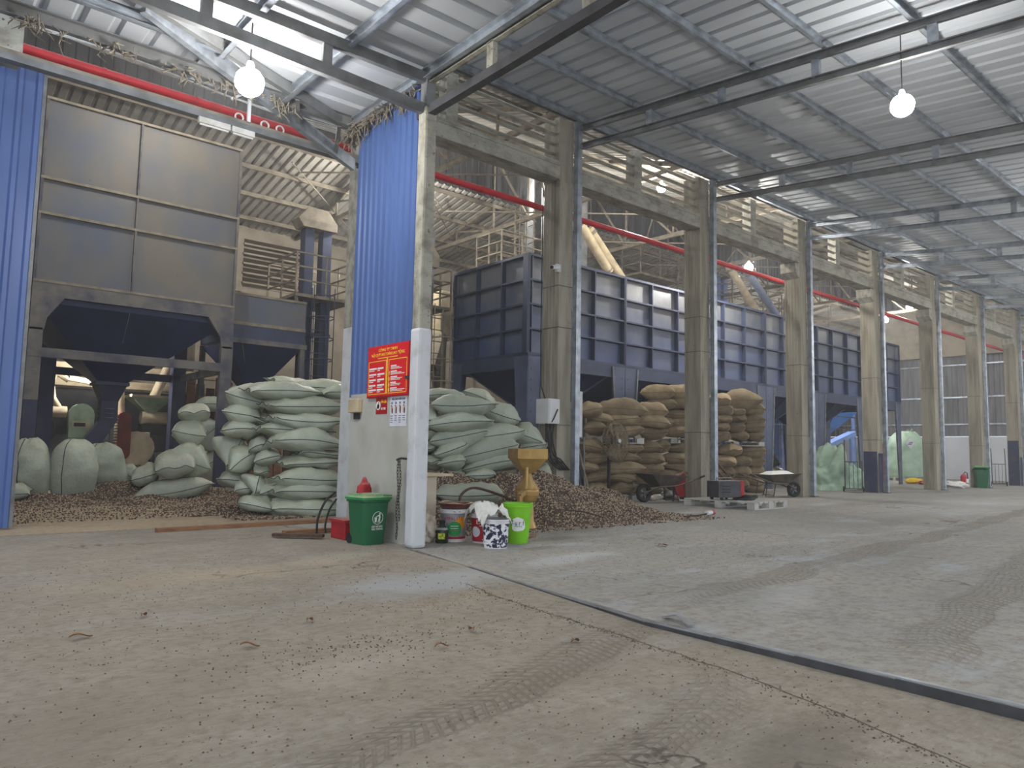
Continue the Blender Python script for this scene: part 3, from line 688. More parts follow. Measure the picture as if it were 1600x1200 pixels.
for i, (x, y, z, zt) in enumerate(((4.2, 14.2, 8.2, 9.27), (10.2, 17.6, 7.6, 10.3), (15.66, 16, 9.1, 9.85), (36, 15, 7.6, 9.53), (3.95, 20.05, 2.7, 8.55))):
    lamp(['bright hall lamp above the grey bin', 'bright hall lamp behind the white-footed column', 'added fill lamp hidden behind the electrical box column', 'bright hall lamp before the far end wall', 'added hidden lamp lighting the cream machines'][i], x, y, z, zt, S1*(1.7, 3.0, 1.2, 3.0, .8)[i])  # lamps at the box column and the machines are added hidden fill lights

hz_m = bpy.data.materials.new('dusty air'); hz_m.use_nodes = True; _t = hz_m.node_tree; _t.nodes.clear()
_o = _t.nodes.new('ShaderNodeOutputMaterial'); _v = _t.nodes.new('ShaderNodeVolumeScatter'); _v.inputs['Color'].default_value = (.93, .95, 1, 1)
_v.inputs['Density'].default_value = .0042; _v.inputs['Anisotropy'].default_value = .35; _t.links.new(_v.outputs[0], _o.inputs['Volume'])
tag(MB().bx(-6, 47, -4.5, 23.15, .001, 11).build('dust_haze', hz_m), 'thin dusty haze hanging in the hall and under the lamps', 'haze', kind='stuff')

lamp('added hidden lamp brightening the blue hopper under the far silo', 36.8, 18.2, 4.6, 8.95, S1*2)  # added lamp, hidden by the silo, to brighten the blue hopper

lamp('added hidden lamp behind the silo near the pale blue elevator post', 31.4, 18.4, 4.9, 8.9, S1*2)  # extra lamp put out of sight to lift the bags and post below

# ------------------------------------------------------------------ big blue ribbed silo block
s = thing('storage_silo', 'long blue ribbed steel silo block on tapered legs behind the columns', 'silo', (21.8, 14.4, 0))
X0, X1, Y0, Y1 = 11.42, 32.15, 12.9, 15.95
ZR = [3.36, 3.96, 4.55, 5.14, 5.74]
nmod = 6; mw = (X1-X0)/nmod; pw = mw/3
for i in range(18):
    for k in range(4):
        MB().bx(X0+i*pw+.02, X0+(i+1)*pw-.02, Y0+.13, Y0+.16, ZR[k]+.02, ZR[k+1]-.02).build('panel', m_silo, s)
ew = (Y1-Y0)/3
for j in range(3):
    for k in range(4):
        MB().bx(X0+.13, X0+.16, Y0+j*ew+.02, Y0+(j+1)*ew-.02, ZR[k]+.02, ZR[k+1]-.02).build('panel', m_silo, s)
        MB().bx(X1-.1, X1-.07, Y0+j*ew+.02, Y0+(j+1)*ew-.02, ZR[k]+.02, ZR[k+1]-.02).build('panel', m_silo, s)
MB().bx(X0+.07, X1-.07, Y1-.1, Y1-.07, ZR[0], ZR[-1]).build('rear_panel', m_silo, s)
for k, z in enumerate(ZR):
    e = .03 if k in (0, 4) else .02
    MB().bx(X0-.005, X1, Y0-.005, Y0+.16, z-e, z+e).build('rib', m_silodk, s)
    MB().bx(X0-.006, X0+.16, Y0-.004, Y1, z-e, z+e).build('rib', m_silodk, s)
    MB().bx(X1-.09, X1, Y0, Y1, z-e, z+e).build('rib', m_silodk, s)
for i in range(19):
    x = X0+i*pw; fl = i % 3 == 0; h = .045 if fl else .018
    mb = MB().bx(x-h, x+h, Y0-(.012 if fl else .0), Y0+.16, ZR[0], ZR[-1])
    if fl and i:
        for q in range(26): mb.bx(x-.03, x-.015, Y0-.022, Y0-.01, ZR[0]+.05+q*.09, ZR[0]+.065+q*.09)
    mb.build('stiffener', m_silodk, s)
    if fl and 0 < i < 18: MB().bx(x-.006, x+.006, Y0-.02, Y0-.012, ZR[0], ZR[-1]).build('joint', m_dark, s)
for j in range(1, 3): MB().bx(X0-.003, X0+.16, Y0+j*ew-.018, Y0+j*ew+.018, ZR[0], ZR[-1]).build('stiffener', m_silodk, s)
MB().bx(X0-.012, X0+.02, Y0-.012, Y0+.02, ZR[0], ZR[-1]).build('stiffener', m_silodk, s)
MB().bx(X0-.01, X0+.08, Y1-.06, Y1, ZR[0], ZR[-1]).build('stiffener', m_silodk, s)
MB().bx(X0, X1, Y0, Y0+.08, 3.02, 3.34).bx(X0, X1, Y1-.08, Y1, 3.02, 3.34).bx(X0, X0+.08, Y0, Y1, 3.02, 3.34).bx(X1-.08, X1, Y0, Y1, 3.02, 3.34).build('ring_beam', m_silodk, s)
def tri_leg(x, y, dx, dy, wt=.5, wb_=.26):
    # tapered plate leg in the front plane
    mb = MB(); w0 = wt; w1 = wb_
    sx = dx
    pts = lambda yy: [(x, yy, 3.3), (x+sx*w0, yy, 3.3), (x+sx*w1, yy, 0), (x, yy, 0)]
    a, b = pts(y), pts(y+dy*.05); mb.loft([a, b])
    e0, e1 = Vector((x+sx*w0, y, 3.3)), Vector((x+sx*w1, y, 0))
    for q in range(12):
        z = .25+q*.25; mb.bx(x+sx*.12-.012, x+sx*.12+.012, y-.012 if dy > 0 else y, y if dy > 0 else y+.012, z-.012, z+.012)
    return mb
for i in range(nmod+1):
    x = X0+i*mw
    for (yy, dy) in ((Y0-.005, 1), (Y1+.005, -1)):
        for sx_ in ((1,) if i == 0 else (-1,) if i == nmod else (-1, 1)): MB().bar((x+sx_*.5, yy-.01*dy, 3.3), (x+sx_*.26, yy-.01*dy, 0), .035, .05).build('leg_flange', m_steel, s)
        if i < nmod: tri_leg(x+.01, yy, 1, dy, .5 if i else .48).build('leg', m_siloleg, s)
        if i > 0: tri_leg(x-.01, yy, -1, dy).build('leg', m_siloleg, s)
# end-face leg plates
for yy, d in ((Y0, 1), (Y1, -1)):
    mb = MB(); w0, w1 = .48, .24
    a = [(X0-.006, yy, 3.3), (X0-.006, yy+d*w0, 3.3), (X0-.006, yy+d*w1, 0), (X0-.006, yy, 0)]
    mb.loft([a, [(p[0]+.05, p[1], p[2]) for p in a]])
    for q in range(12): mb.bx(X0-.018, X0, yy+d*.12-.012, yy+d*.12+.012, .24+q*.25, .264+q*.25)
    mb.build('leg', m_siloleg, s)
for i in range(nmod-1):
    xa, xb = X0+i*mw+.08, X0+(i+1)*mw-.08; xm = (xa+xb)/2; ym = (Y0+Y1)/2
    T_ = [(xa, Y0+.1, 3.3), (xb, Y0+.1, 3.3), (xb, Y1-.1, 3.3), (xa, Y1-.1, 3.3)]
    B_ = [(xm-.2, ym-.2, 2.0), (xm+.2, ym-.2, 2.0), (xm+.2, ym+.2, 2.0), (xm-.2, ym+.2, 2.0)]
    MB().loft([T_, B_]).build('hopper', m_hop, s)
    mb = MB()
    for p, q in zip(T_, B_): mb.bar(p, q, .05, .05)
    mb.bar((xm, Y0+.08, 3.2), (xm, ym-.2, 2.05), .03, .05); mb.build('hopper_rib', m_silodk, s)
    MB().bx(xm-.2, xm+.2, ym-.2, ym+.2, 1.8, 2.02).build('gate', m_dark, s)
    MB().bar((X0+i*mw+.1, Y0+.03, 2.1), (X0+(i+1)*mw-.1, Y0+.03, 2.1), .03, .03).build('tie_bar', m_silodk, s)

# ------------------------------------------------------------------ grey bin at left with hopper
b = thing('grain_bin', 'large grey blue square bin on a dusty leg frame in the left bay', 'silo', (3.9, 18.2, 0))
bx0, bx1, by0, by1 = 2.0, 5.84, 16.55, 19.9
BZ = [4.15, 5.48, 6.18, 7.78]; bm_ = 3.73
for k in range(3):
    for (xa, xb) in ((bx0, bm_), (bm_, bx1)):
        MB().bx(xa+.03, xb-.03, by0+.05, by0+.09, BZ[k]+.02, BZ[k+1]-.02).build('panel', m_bin, b)
    MB().bx(bx0+.05, bx0+.09, by0+.06, by1, BZ[k]+.02, BZ[k+1]-.02).build('panel', m_bin, b)
    MB().bx(bx1-.09, bx1-.05, by0+.06, by1, BZ[k]+.02, BZ[k+1]-.02).build('panel', m_bin, b)
for z in BZ: MB().bx(bx0, bx1, by0-.02, by0+.07, z-.025, z+.025).bx(bx1-.07, bx1+.005, by0, by1, z-.025, z+.025).build('rib', m_dusty, b)
for x, hw in ((bx0+.025, .025), (bm_, .018), (bx1-.025, .025)):
    mb = MB().bx(x-hw, x+hw, by0-.015, by0+.07, BZ[0], BZ[-1])
    for q in range(20): mb.bx(x-.012, x+.012, by0-.024, by0-.01, BZ[0]+.1+q*.18, BZ[0]+.118+q*.18)
    mb.build('stiffener', m_legp, b)
# gusseted head beam with angled corners
bp = [(bx0, 4.13), (bx1, 4.13), (bx1, 3.2), (bx1-.24, 3.2), (bx1-.28, 3.45), (bx1-.55, 3.86), (bx0+.55, 3.86), (bx0+.28, 3.45), (bx0+.24, 3.2), (bx0, 3.2)]
MB().loft([[(x, by0-.01, z) for x, z in bp], [(x, by0+.09, z) for x, z in bp]]).build('head_beam', m_legp, b)
MB().bx(bx1-.1, bx1+.01, by0, by1, 3.86, 4.13).bx(bx0, bx1, by1-.1, by1, 3.86, 4.13).bx(bx0, bx0+.1, by0, by1, 3.86, 4.13).build('head_beam', m_legp, b)
for x in (bx0+.11, bx1-.12):
    MB().bx(x-.12, x+.12, by0-.01, by0+.13, 1.85, 3.25).build('leg', m_legp, b, bevel=.01)
    MB().bx(x-.12, x+.12, by0-.005, by0+.135, 0, 1.85).build('leg_foot', m_leg2, b, bevel=.01)
for x in (2.8, 5.64): MB().bx(x-.15, x+.15, by1-.3, by1, 0, 3.9).build('leg', m_leg2, b)
MB().bx(bx0, bx1-.2, by0-.02, by0+.07, 2.68, 2.86).build('cross_beam', m_legp, b)
MB().bx(bx0, bx1, by1-.12, by1-.04, 2.62, 2.8).build('cross_beam', m_leg2, b)
for x in (bx1-.15, bx0+.1): MB().bar((x, by0+.1, 2.72), (x, by1-.1, 2.72), .08, .16).build('cross_beam', m_legp, b)
hx, hy = 3.78, 18.2
T_ = [(bx0+.12, by0+.12, 4.1), (bx1-.12, by0+.12, 4.1), (bx1-.12, by1-.12, 4.1), (bx0+.12, by1-.12, 4.1)]
T2 = [(bx0+.12, by0+.12, 3.75), (bx1-.12, by0+.12, 3.75), (bx1-.12, by1-.12, 3.75), (bx0+.12, by1-.12, 3.75)]
B_ = [(hx-.29, hy-.29, 2.38), (hx+.29, hy-.29, 2.38), (hx+.29, hy+.29, 2.38), (hx-.29, hy+.29, 2.38)]
MB().loft([T_, T2, B_]).build('hopper', m_hop, b)
MB().bar((bm_+.02, by0+.13, 3.75), (hx, hy-.29, 2.4), .012, .02).build('hopper_seam', m_steel, b)
MB().bx(hx-.33, hx+.33, hy-.33, hy+.33, 2.32, 2.39).build('flange', m_leg2, b)
C1 = [(hx-.17, hy-.15, 1.98), (hx+.17, hy-.15, 1.98), (hx+.17, hy+.15, 1.98), (hx-.17, hy+.15, 1.98)]
MB().loft([[(p[0]*1+((p[0]-hx)*.0), p[1], 2.32) for p in B_], C1, [(x, y, 1.55) for x, y, z in C1], [(x-.5, y-.05, .75-(x-hx)*.3) for x, y, z in C1]]).build('chute', m_leg2, b)
mb = MB()
for k in range(3): mb.tube([(hx+.19*math.cos(a*PI/8), hy+.17*math.sin(a*PI/8), 1.86-k*.1-.05*abs(math.sin(a*PI/8))) for a in range(16)], .008, 5, closed=True)
mb.build('wire_loop', m_steel, b)

# second hopper bin behind the sacks
b2 = thing('grain_bin', 'smaller blue hopper bin behind the left sack pile', 'silo', (7, 18.6, 0))
q0, q1, r0_, r1_ = 6.1, 8.0, 17.55, 19.6
MB().bx(q0, q1, r0_, r1_, 3.98, 4.7).build('panel', m_bin, b2)
MB().bx(q0, q1, r0_-.02, r0_, 4.66, 4.72).bx(q0, q1, r0_-.02, r0_, 3.94, 4.02).build('rib', m_dusty, b2)
MB().bx(q0, q1, r0_, r1_, 3.62, 3.95).build('panel', m_silodk, b2)
MB().bx(q0-.05, q1+.05, r0_-.04, r0_+.1, 3.5, 3.62).build('ring_beam', m_legp, b2)
hq, hr = 7.05, 18.55
MB().loft([[(q0+.03, r0_+.05, 3.55), (q1-.03, r0_+.05, 3.55), (q1-.03, r1_-.05, 3.55), (q0+.03, r1_-.05, 3.55)], [(hq-.2, hr-.2, 2.5), (hq+.2, hr-.2, 2.5), (hq+.2, hr+.2, 2.5), (hq-.2, hr+.2, 2.5)]]).build('hopper', m_hop, b2)
MB().bar((q0+.35, r0_+.06, 3.5), (hq-.15, hr-.2, 2.6), .02, .03).build('hopper_rib', m_steel, b2)
MB().bx(hq-.5, hq+.5, hr-.15, hr+.15, 2.3, 2.5).build('slide_gate', m_dark, b2)
MB().tube([(hq+.1+.09*math.cos(a*PI/6), hr-.2, 2.42+.09*math.sin(a*PI/6)) for a in range(12)], .018, 6, closed=True).build('hand_wheel', m_steel, b2)
for x in (q0+.05, q1-.05):
    for y in (r0_+.05, r1_-.05): MB().bx(x-.06, x+.06, y-.06, y+.06, 0, 3.6).build('leg', m_legp, b2)
MB().bx(5.9, q1, r0_-.03, r0_+.05, 2.1, 2.22).build('cross_beam', m_legp, b2)

def ladder(t, x, y, z0, z1, wd, ax=(1, 0), m=None, cage=True):
    m = m or m_dusty; a = Vector((ax[0], ax[1], 0)); nrm = Vector((ax[1], -ax[0], 0)); c = Vector((x, y, 0))
    for k in (-1, 1): MB().bar(c+a*k*wd/2+Vector((0, 0, z0)), c+a*k*wd/2+Vector((0, 0, z1)), .04, .04).build('stile', m, t)
    z = z0+.2; rg = None
    while z < z1:
        if rg is None: rg = MB().tube([c-a*wd/2+Vector((0, 0, z)), c+a*wd/2+Vector((0, 0, z))], .014, 6).build('rung', m, t); zz0 = z
        else: inst(rg, 'rung', t, (0, 0, z-zz0))
        z += .3
    if cage:
        mb = MB(); z = z0+2.2
        while z < z1:
            mb.tube([c+a*(.33*math.cos(q*PI/6))+nrm*(.6*math.sin(q*PI/6))+Vector((0, 0, z)) for q in range(7)], .016, 5); z += .55
        for q in (1, 3, 5): mb.tube([c+a*(.33*math.cos(q*PI/6))+nrm*(.6*math.sin(q*PI/6))+Vector((0, 0, zz)) for zz in (z0+2.2, z1)], .012, 5)
        mb.build('cage', m, t)
def platform(t, x0, x1, y0, y1, z, m=None, h=1.05):
    m = m or m_dusty
    MB().bx(x0, x1, y0, y1, z-.08, z).build('deck', m, t)
    P = [(x0, y0), (x1, y0), (x1, y1), (x0, y1)]
    for i in range(4):
        a, c = P[i], P[(i+1) % 4]; mb = MB()
        for hz in (h, h*.66, h*.33): mb.bar((*a, z+hz), (*c, z+hz), .035, .035)
        n = 2 if math.hypot(a[0]-c[0], a[1]-c[1]) > 1 else 1
        for k in range(n): mb.bar((a[0]+(c[0]-a[0])*k/n, a[1]+(c[1]-a[1])*k/n, z), (a[0]+(c[0]-a[0])*k/n, a[1]+(c[1]-a[1])*k/n, z+h), .04, .04)
        mb.build('railing', m, t)
e1 = thing('bucket_elevator', 'blue bucket elevator tower with caged ladder behind the left sack pile', 'elevator', (8.4, 18.3, 0))
for x in (8.1, 8.6): MB().bx(x, x+.25, 18.0, 18.3, 0, 6.9).build('casing', m_silodk, e1)
MB().loft([[(8.0, 17.9, 6.8), (8.95, 17.9, 6.8), (8.95, 18.4, 6.8), (8.0, 18.4, 6.8)], [(7.85, 17.9, 7.0), (8.95, 17.9, 7.0), (8.95, 18.4, 7.0), (7.85, 18.4, 7.0)], [(8.15, 17.95, 7.35), (8.7, 17.95, 7.35), (8.7, 18.35, 7.35), (8.15, 18.35, 7.35)]]).build('elevator_head', m_dusty, e1)
ladder(e1, 8.52, 17.9, 0, 5.2, .42, m=m_silodk)
for z in (1.2, 2.6, 4.0): MB().bx(8.05, 8.9, 17.97, 18.33, z-.04, z+.04).build('flange', m_silodk, e1)
t = thing('platform', 'small railed steel platform beside the blue elevator tower', 'platform', (8.4, 18.3, 4.9))
platform(t, 7.72, 9.35, 17.6, 19.4, 4.95)
for y, yy in ((17.65, 18.0), (19.2, 18.3)): MB().bar((7.75, y, 4.9), (8.2, yy, 3.7), .06, .06).build('brace', m_dusty, t)
# ladder and platform seen right of the corner post
t = thing('access_tower', 'dusty ladder tower with railed landing left of the blue silo', 'ladder', (10.6, 15.6, 0))
ladder(t, 10.62, 15.5, 0, 4.7, .36)
platform(t, 10.2, 11.1, 15.6, 16.6, 4.75, h=1.0)
for x in (10.15, 10.65): MB().bx(x, x+.3, 16.2, 16.5, 0, 6.9).build('casing', m_steel, t)
MB().loft([[(10.05, 16.1, 5.9), (11.05, 16.1, 5.9), (11.05, 16.6, 5.9), (10.05, 16.6, 5.9)], [(10.05, 16.1, 6.2), (11.05, 16.1, 6.2), (11.05, 16.6, 6.2), (10.05, 16.6, 6.2)], [(10.3, 16.15, 6.6), (10.8, 16.15, 6.6), (10.8, 16.55, 6.6), (10.3, 16.55, 6.6)]]).build('elevator_head', m_dusty, t)
t = thing('sifter', 'pale machine head with angled chutes low behind the ladder tower', 'machine', (12.2, 17.6, 0))
MB().bx(11.9, 12.6, 17.2, 18.0, 4.3, 5.6).build('body', m_cream, t, bevel=.03)
MB().bar((12.0, 17.3, 4.3), (11.5, 17.0, 3.3), .3, .3).build('chute', m_dusty, t)
MB().tube([(11.6, 17.0, 3.2), (11.75, 16.9, 2.2), (11.75, 16.9, 0)], .12, 10).build('spout', m_dusty, t)
for x, y in ((11.9, 17.2), (12.6, 17.2), (12.6, 18), (11.9, 18)): MB().bx(x-.05, x+.05, y-.05, y+.05, 0, 4.3).build('leg', m_dusty, t)
# upper platforms and spouts beyond the silo top
for i, (x0, x1, y0, z, lb) in enumerate(((20.9, 23.2, 17.4, 7.75, 'railed platform high behind the silo between second and third columns'), (27.0, 29.4, 16.6, 7.0, 'railed platform by the bright lamp above the silo'))):
    t = thing('platform', lb, 'platform', (x0, y0, z)); platform(t, x0, x1, y0, y0+1.8, z)
    for xx in (x0+.1, x1-.1): MB().bx(xx-.06, xx+.06, y0+1.6, y0+1.72, 0, z-.08).build('leg', m_dusty, t)
    ladder(t, x1+.5, y0+.3, 0, z+1, .4)
    for k in (0, 1): MB().bx(x0+.5+k*.55, x0+.8+k*.55, y0+2, y0+2.3, 0, z+2).build('casing', m_steel if i == 0 else m_lblue, t)
t = thing('bucket_elevator', 'tall grey elevator legs rising behind the near end of the silo', 'elevator', (15.4, 17, 0))
for x in (14.9, 15.5, 17.3): MB().bx(x-.14, x+.14, 16.8, 17.1, 0, 9.6).build('casing', m_steel, t)
ladder(t, 14.4, 16.7, 3, 8.4, .4)
platform(t, 13.6, 15.2, 16.6, 17.8, 6.6, h=1.0)
for i, (a, c, lb) in enumerate((((15.3, 15.0, 7.75), (16.55, 15.0, 6.55), 'short cream spout pipe with an open end above the silo'), ((15.85, 15.2, 7.8), (17.75, 15.0, 5.9), 'long cream spout pipe entering the top of the silo'), ((22.9, 15, 7.9), (25.6, 15, 5.8), 'yellowish spout pipe left of the fourth column top'), ((24.4, 15.2, 8.0), (27.4, 15.2, 6.0), 'pale blue spout pipe sloping behind the yellowish one'))):
    t = thing('spout_pipe', lb, 'pipe', a)
    d = (Vector(c)-Vector(a)).normalized()
    MB().tube([a, c], .14, 14, cap=False).tube([a, c], .125, 14, cap=False).build('pipe', m_cream if i < 3 else m_bpipe, t, smooth=True)
    MB().tube([Vector(c)-d*.1, Vector(c)-d*.04], .155, 14).build('collar', m_dusty, t) if i == 0 else MB().tube([Vector(a)+d*.1, Vector(a)+d*.2], .155, 14).build('collar', m_dusty, t)

# blue hoppers and bulk bags glimpsed beneath and beyond the silo
t = thing('blue_hopper', 'bright blue hopper glimpsed under the silo between fourth and fifth columns', 'hopper', (39.3, 19.4, 0))
MB().bx(37.2, 41.2, 18.9, 21.5, 3.5, 4.6).build('panel', m_bluehop, t)
MB().loft([[(37.2, 18.9, 3.5), (41.2, 18.9, 3.5), (41.2, 21.5, 3.5), (37.2, 21.5, 3.5)], [(39.1, 20, 2.05), (39.6, 20, 2.05), (39.6, 20.4, 2.05), (39.1, 20.4, 2.05)]]).build('hopper', m_bluehop, t)
MB().bar((37.2, 18.88, 3.25), (41.2, 18.88, 3.25), .03, .06).bar((38.6, 18.9, 3.3), (39.3, 19.95, 2.1), .04, .05).build('rib', m_silodk, t)
for x in (37.3, 41.1):
    for y in (21.4, 19.02): MB().bx(x-.08, x+.08, y-.08, y+.08, 0, 3.5).build('leg', m_lblue, t)
t = thing('conveyor', 'pale blue inclined conveyor under the bright blue hopper', 'conveyor', (36, 17.6, 0))
MB().bar((33.5, 17.5, 1.25), (38.3, 17.8, 2.3), .4, .22).build('trough', m_lblue, t)
for x, z in ((34, 1.3), (37.6, 2.1)): MB().bx(x-.05, x+.05, 17.5, 17.62, 0, z).build('leg', m_lblue, t)
t = thing('bucket_elevator', 'pale blue post of an elevator glimpsed right of the jute stack', 'elevator', (30, 17.2, 0))
MB().bx(29.75, 30.25, 17.0, 17.4, 0, 6).build('casing', m_lblue, t)
mb = MB()
for k in range(24): mb.bx(30.25, 30.34, 17.02, 17.1, .3+k*.1, .35+k*.1)
mb.build('perforated_strip', m_dark, t)
t = thing('blue_hopper', 'sliver of bright blue hopper beside the left blue wall', 'hopper', (2.5, 22, 0))
MB().loft([[(1.6, 21.6, 4.6), (3.0, 21.6, 4.6), (3.0, 22.8, 4.6), (1.6, 22.8, 4.6)], [(1.6, 21.6, 3.75), (2.65, 21.6, 3.75), (2.65, 22.8, 3.75), (1.6, 22.8, 3.75)], [(2.2, 21.6, 3.3), (3.0, 21.6, 3.3), (3.0, 22.8, 3.3), (2.2, 22.8, 3.3)]]).build('hopper', m_bluehop, t)
for x in (2.2, 2.85): MB().bx(x, x+.15, 22.4, 22.55, 0, 3.5).build('leg', m_lblue, t)

# ------------------------------------------------------------------ cream machinery behind the left bay
Zp = .42
t = tag(MB().bx(1.6, 7.2, 19.2, 22.4, 0, Zp).build('machine_plinth', m_wallc, bevel=.02), 'low tan plinth under the cream machines in the left bay', 'plinth')
t = thing('milling_machine', 'cream tube machine with pale green belt guard left of the chute', 'machine', (3.3, 20.4, Zp))
MB().tube([(2.65, 20.4, 1.78), (3.35, 20.4, 1.78)], .14, 14).tube([(1.7, 20.4, 1.5), (2.2, 20.4, 1.5), (2.28, 20.4, 1.3), (2.28, 20.4, Zp)], .11, 12).build('barrel', m_cream, t, smooth=True)
g = [(-.24, .44), (.24, .44), (.27, 1.7)] + [(.27*math.cos(a*PI/8), 1.72+.27*math.sin(a*PI/8)) for a in range(9)] + [(-.27, 1.7)]
MB().loft([[(3.62+x*1.0-.0, 20.05, z) for x, z in g], [(3.62+x, 20.25, z) for x, z in g]]).build('belt_guard', m_mint, t)
MB().bx(3.42, 3.8, 20.03, 20.06, 1.42, 1.55).build('guard_plate', m_cream, t)
MB().bx(3.46, 3.7, 20.02, 20.04, 1.44, 1.53).build('slot', m_dark, t)
MB().tube([(3.35, 20.4, 2.55), (3.1, 20.4, 2.7), (2.98, 20.4, 2.5), (3.05, 20.4, 2.1), (3.2, 20.4, 1.85)], .075, 10).tube([(3.35, 20.4, 2.6), (4.2, 20.5, 2.5)], .07, 10).build('hose', m_cream, t, smooth=True)
MB().tube([(2.6, 20.3, .72), (3.4, 20.3, .72)], .19, 14).bx(2.7, 3.3, 20.1, 20.5, Zp, .56).build('motor', m_steel, t)
mb = MB()
for k in range(5): mb.tube([(2.85+.16*math.cos(a*PI/6)+.02*k, 20.0+.02*k, 1.2+.3*math.sin(a*PI/6)+.03*k) for a in range(12)], .014, 5, closed=True)
mb.build('cable_coil', m_cable, t)
MB().bx(2.4, 3.5, 20.3, 20.6, 1.25, 1.6).bx(2.5, 2.6, 20.3, 20.6, Zp, 1.3).build('frame', m_dark, t)
t = thing('huller_machine', 'cream hulling machine with red brown belt cage right of the chute', 'machine', (5.4, 20.4, Zp))
MB().tube([(5.0, 20.4, 1.72), (6.0, 20.4, 1.72)], .17, 14).build('barrel', m_cream, t, smooth=True)
MB().bx(5.0, 6.0, 20.25, 20.6, 1.3, 1.56).build('frame', m_dark, t)
MB().bx(4.98, 5.16, 20.1, 20.4, Zp, 1.35).build('leg', m_cream, t, bevel=.01); MB().bx(5.75, 5.9, 20.1, 20.4, Zp, 1.35).build('leg', m_cream, t, bevel=.01)
MB().loft([[(4.7, 20.0, 2.22), (5.65, 20.0, 2.22), (5.65, 20.8, 2.22), (4.7, 20.8, 2.22)], [(5.1, 20.3, 1.85), (5.3, 20.3, 1.85), (5.3, 20.5, 1.85), (5.1, 20.5, 1.85)]]).build('feed_hopper', m_mint, t)
MB().bx(4.66, 5.7, 19.96, 20.84, 2.22, 2.28).build('hopper_rim', m_cream, t)
MB().tube([(5.25, 20.3, 2.25), (5.6, 20.4, 3.1)], .12, 12).build('feed_pipe', m_cream, t, smooth=True)
mb = MB()
ov = [(.16*math.cos(a*PI/12), (.42 if math.sin(a*PI/12) > 0 else -.42)+.16*math.sin(a*PI/12)) for a in range(24)]
MB().loft([[(4.52+x, 19.9, 1.25+z) for x, z in ov], [(4.52+x, 20.08, 1.25+z) for x, z in ov]]).build('belt_cage', m_rguard, t)
mb = MB()
for k in range(14): mb.bx(4.34, 4.37, 19.88, 20.1, .8+k*.07, .84+k*.07)
mb.build('cage_edge', m_cream, t)
MB().tube([(4.45, 20.2, 1.75), (4.4, 20.3, 2.55)], .14, 12).build('suction_pipe', m_cream, t, smooth=True)
MB().tube([(4.4, 20.3, 2.5), (4.4, 20.3, 2.72)], .15, 12).build('pipe_collar', m_dark, t)
MB().lathe([(.08, -.08), (.42, -.08), (.42, .08), (.08, .08)], (4.86, 20.15, .95), 20, m=Matrix.Rotation(PI/2, 3, 'X')).build('fly_wheel', m_cream, t)
MB().tube([(5.3, 20.3, .7), (5.85, 20.3, .7)], .17, 14).build('motor', m_steel, t)
for k, (x, m_, lb) in enumerate(((4.15, m_steel, 'grey steel upright between the cream machines'), (5.72, m_white, 'white thin pipe upright beside the rear bin leg'))):
    tag(MB().bx(x-.05, x+.05, 19.95, 20.05, Zp, 2.85 if k else 1.9).build('upright_pipe', m_), lb, 'post')
t = thing('duct_rack', 'horizontal cream ducts along the wall above the machines', 'duct', (4, 21.6, 2.6))
for z, y in ((2.98, 21.3), (2.62, 21.9)): MB().bx(.5, 7.5, y, y+.25, z-.1, z+.1).build('duct', m_cream, t, bevel=.02)
for x in (1.0, 4.6, 7.3): MB().bx(x-.05, x+.05, 21.5, 21.6, 0, 2.9).build('upright', m_dark, t)
t = tag(MB().bx(1.0, 7.6, 22.5, 22.62, 0, 2.5).build('wall_panel', m_dark), 'dark dusty partition behind the cream machines', 'partition')
t = thing('sack_boards', 'row of upright timber boards behind the left sack pile', 'boards', (7.5, 20.6, 0))
for k in range(14):
    MB().bx(5.9+k*.25, 6.11+k*.25, 20.6+.03*(k % 3), 20.66+.03*(k % 3), 0, 2.9-.1*(k % 4)).build('board', m_wood if k % 3 else m_wooddk, t)

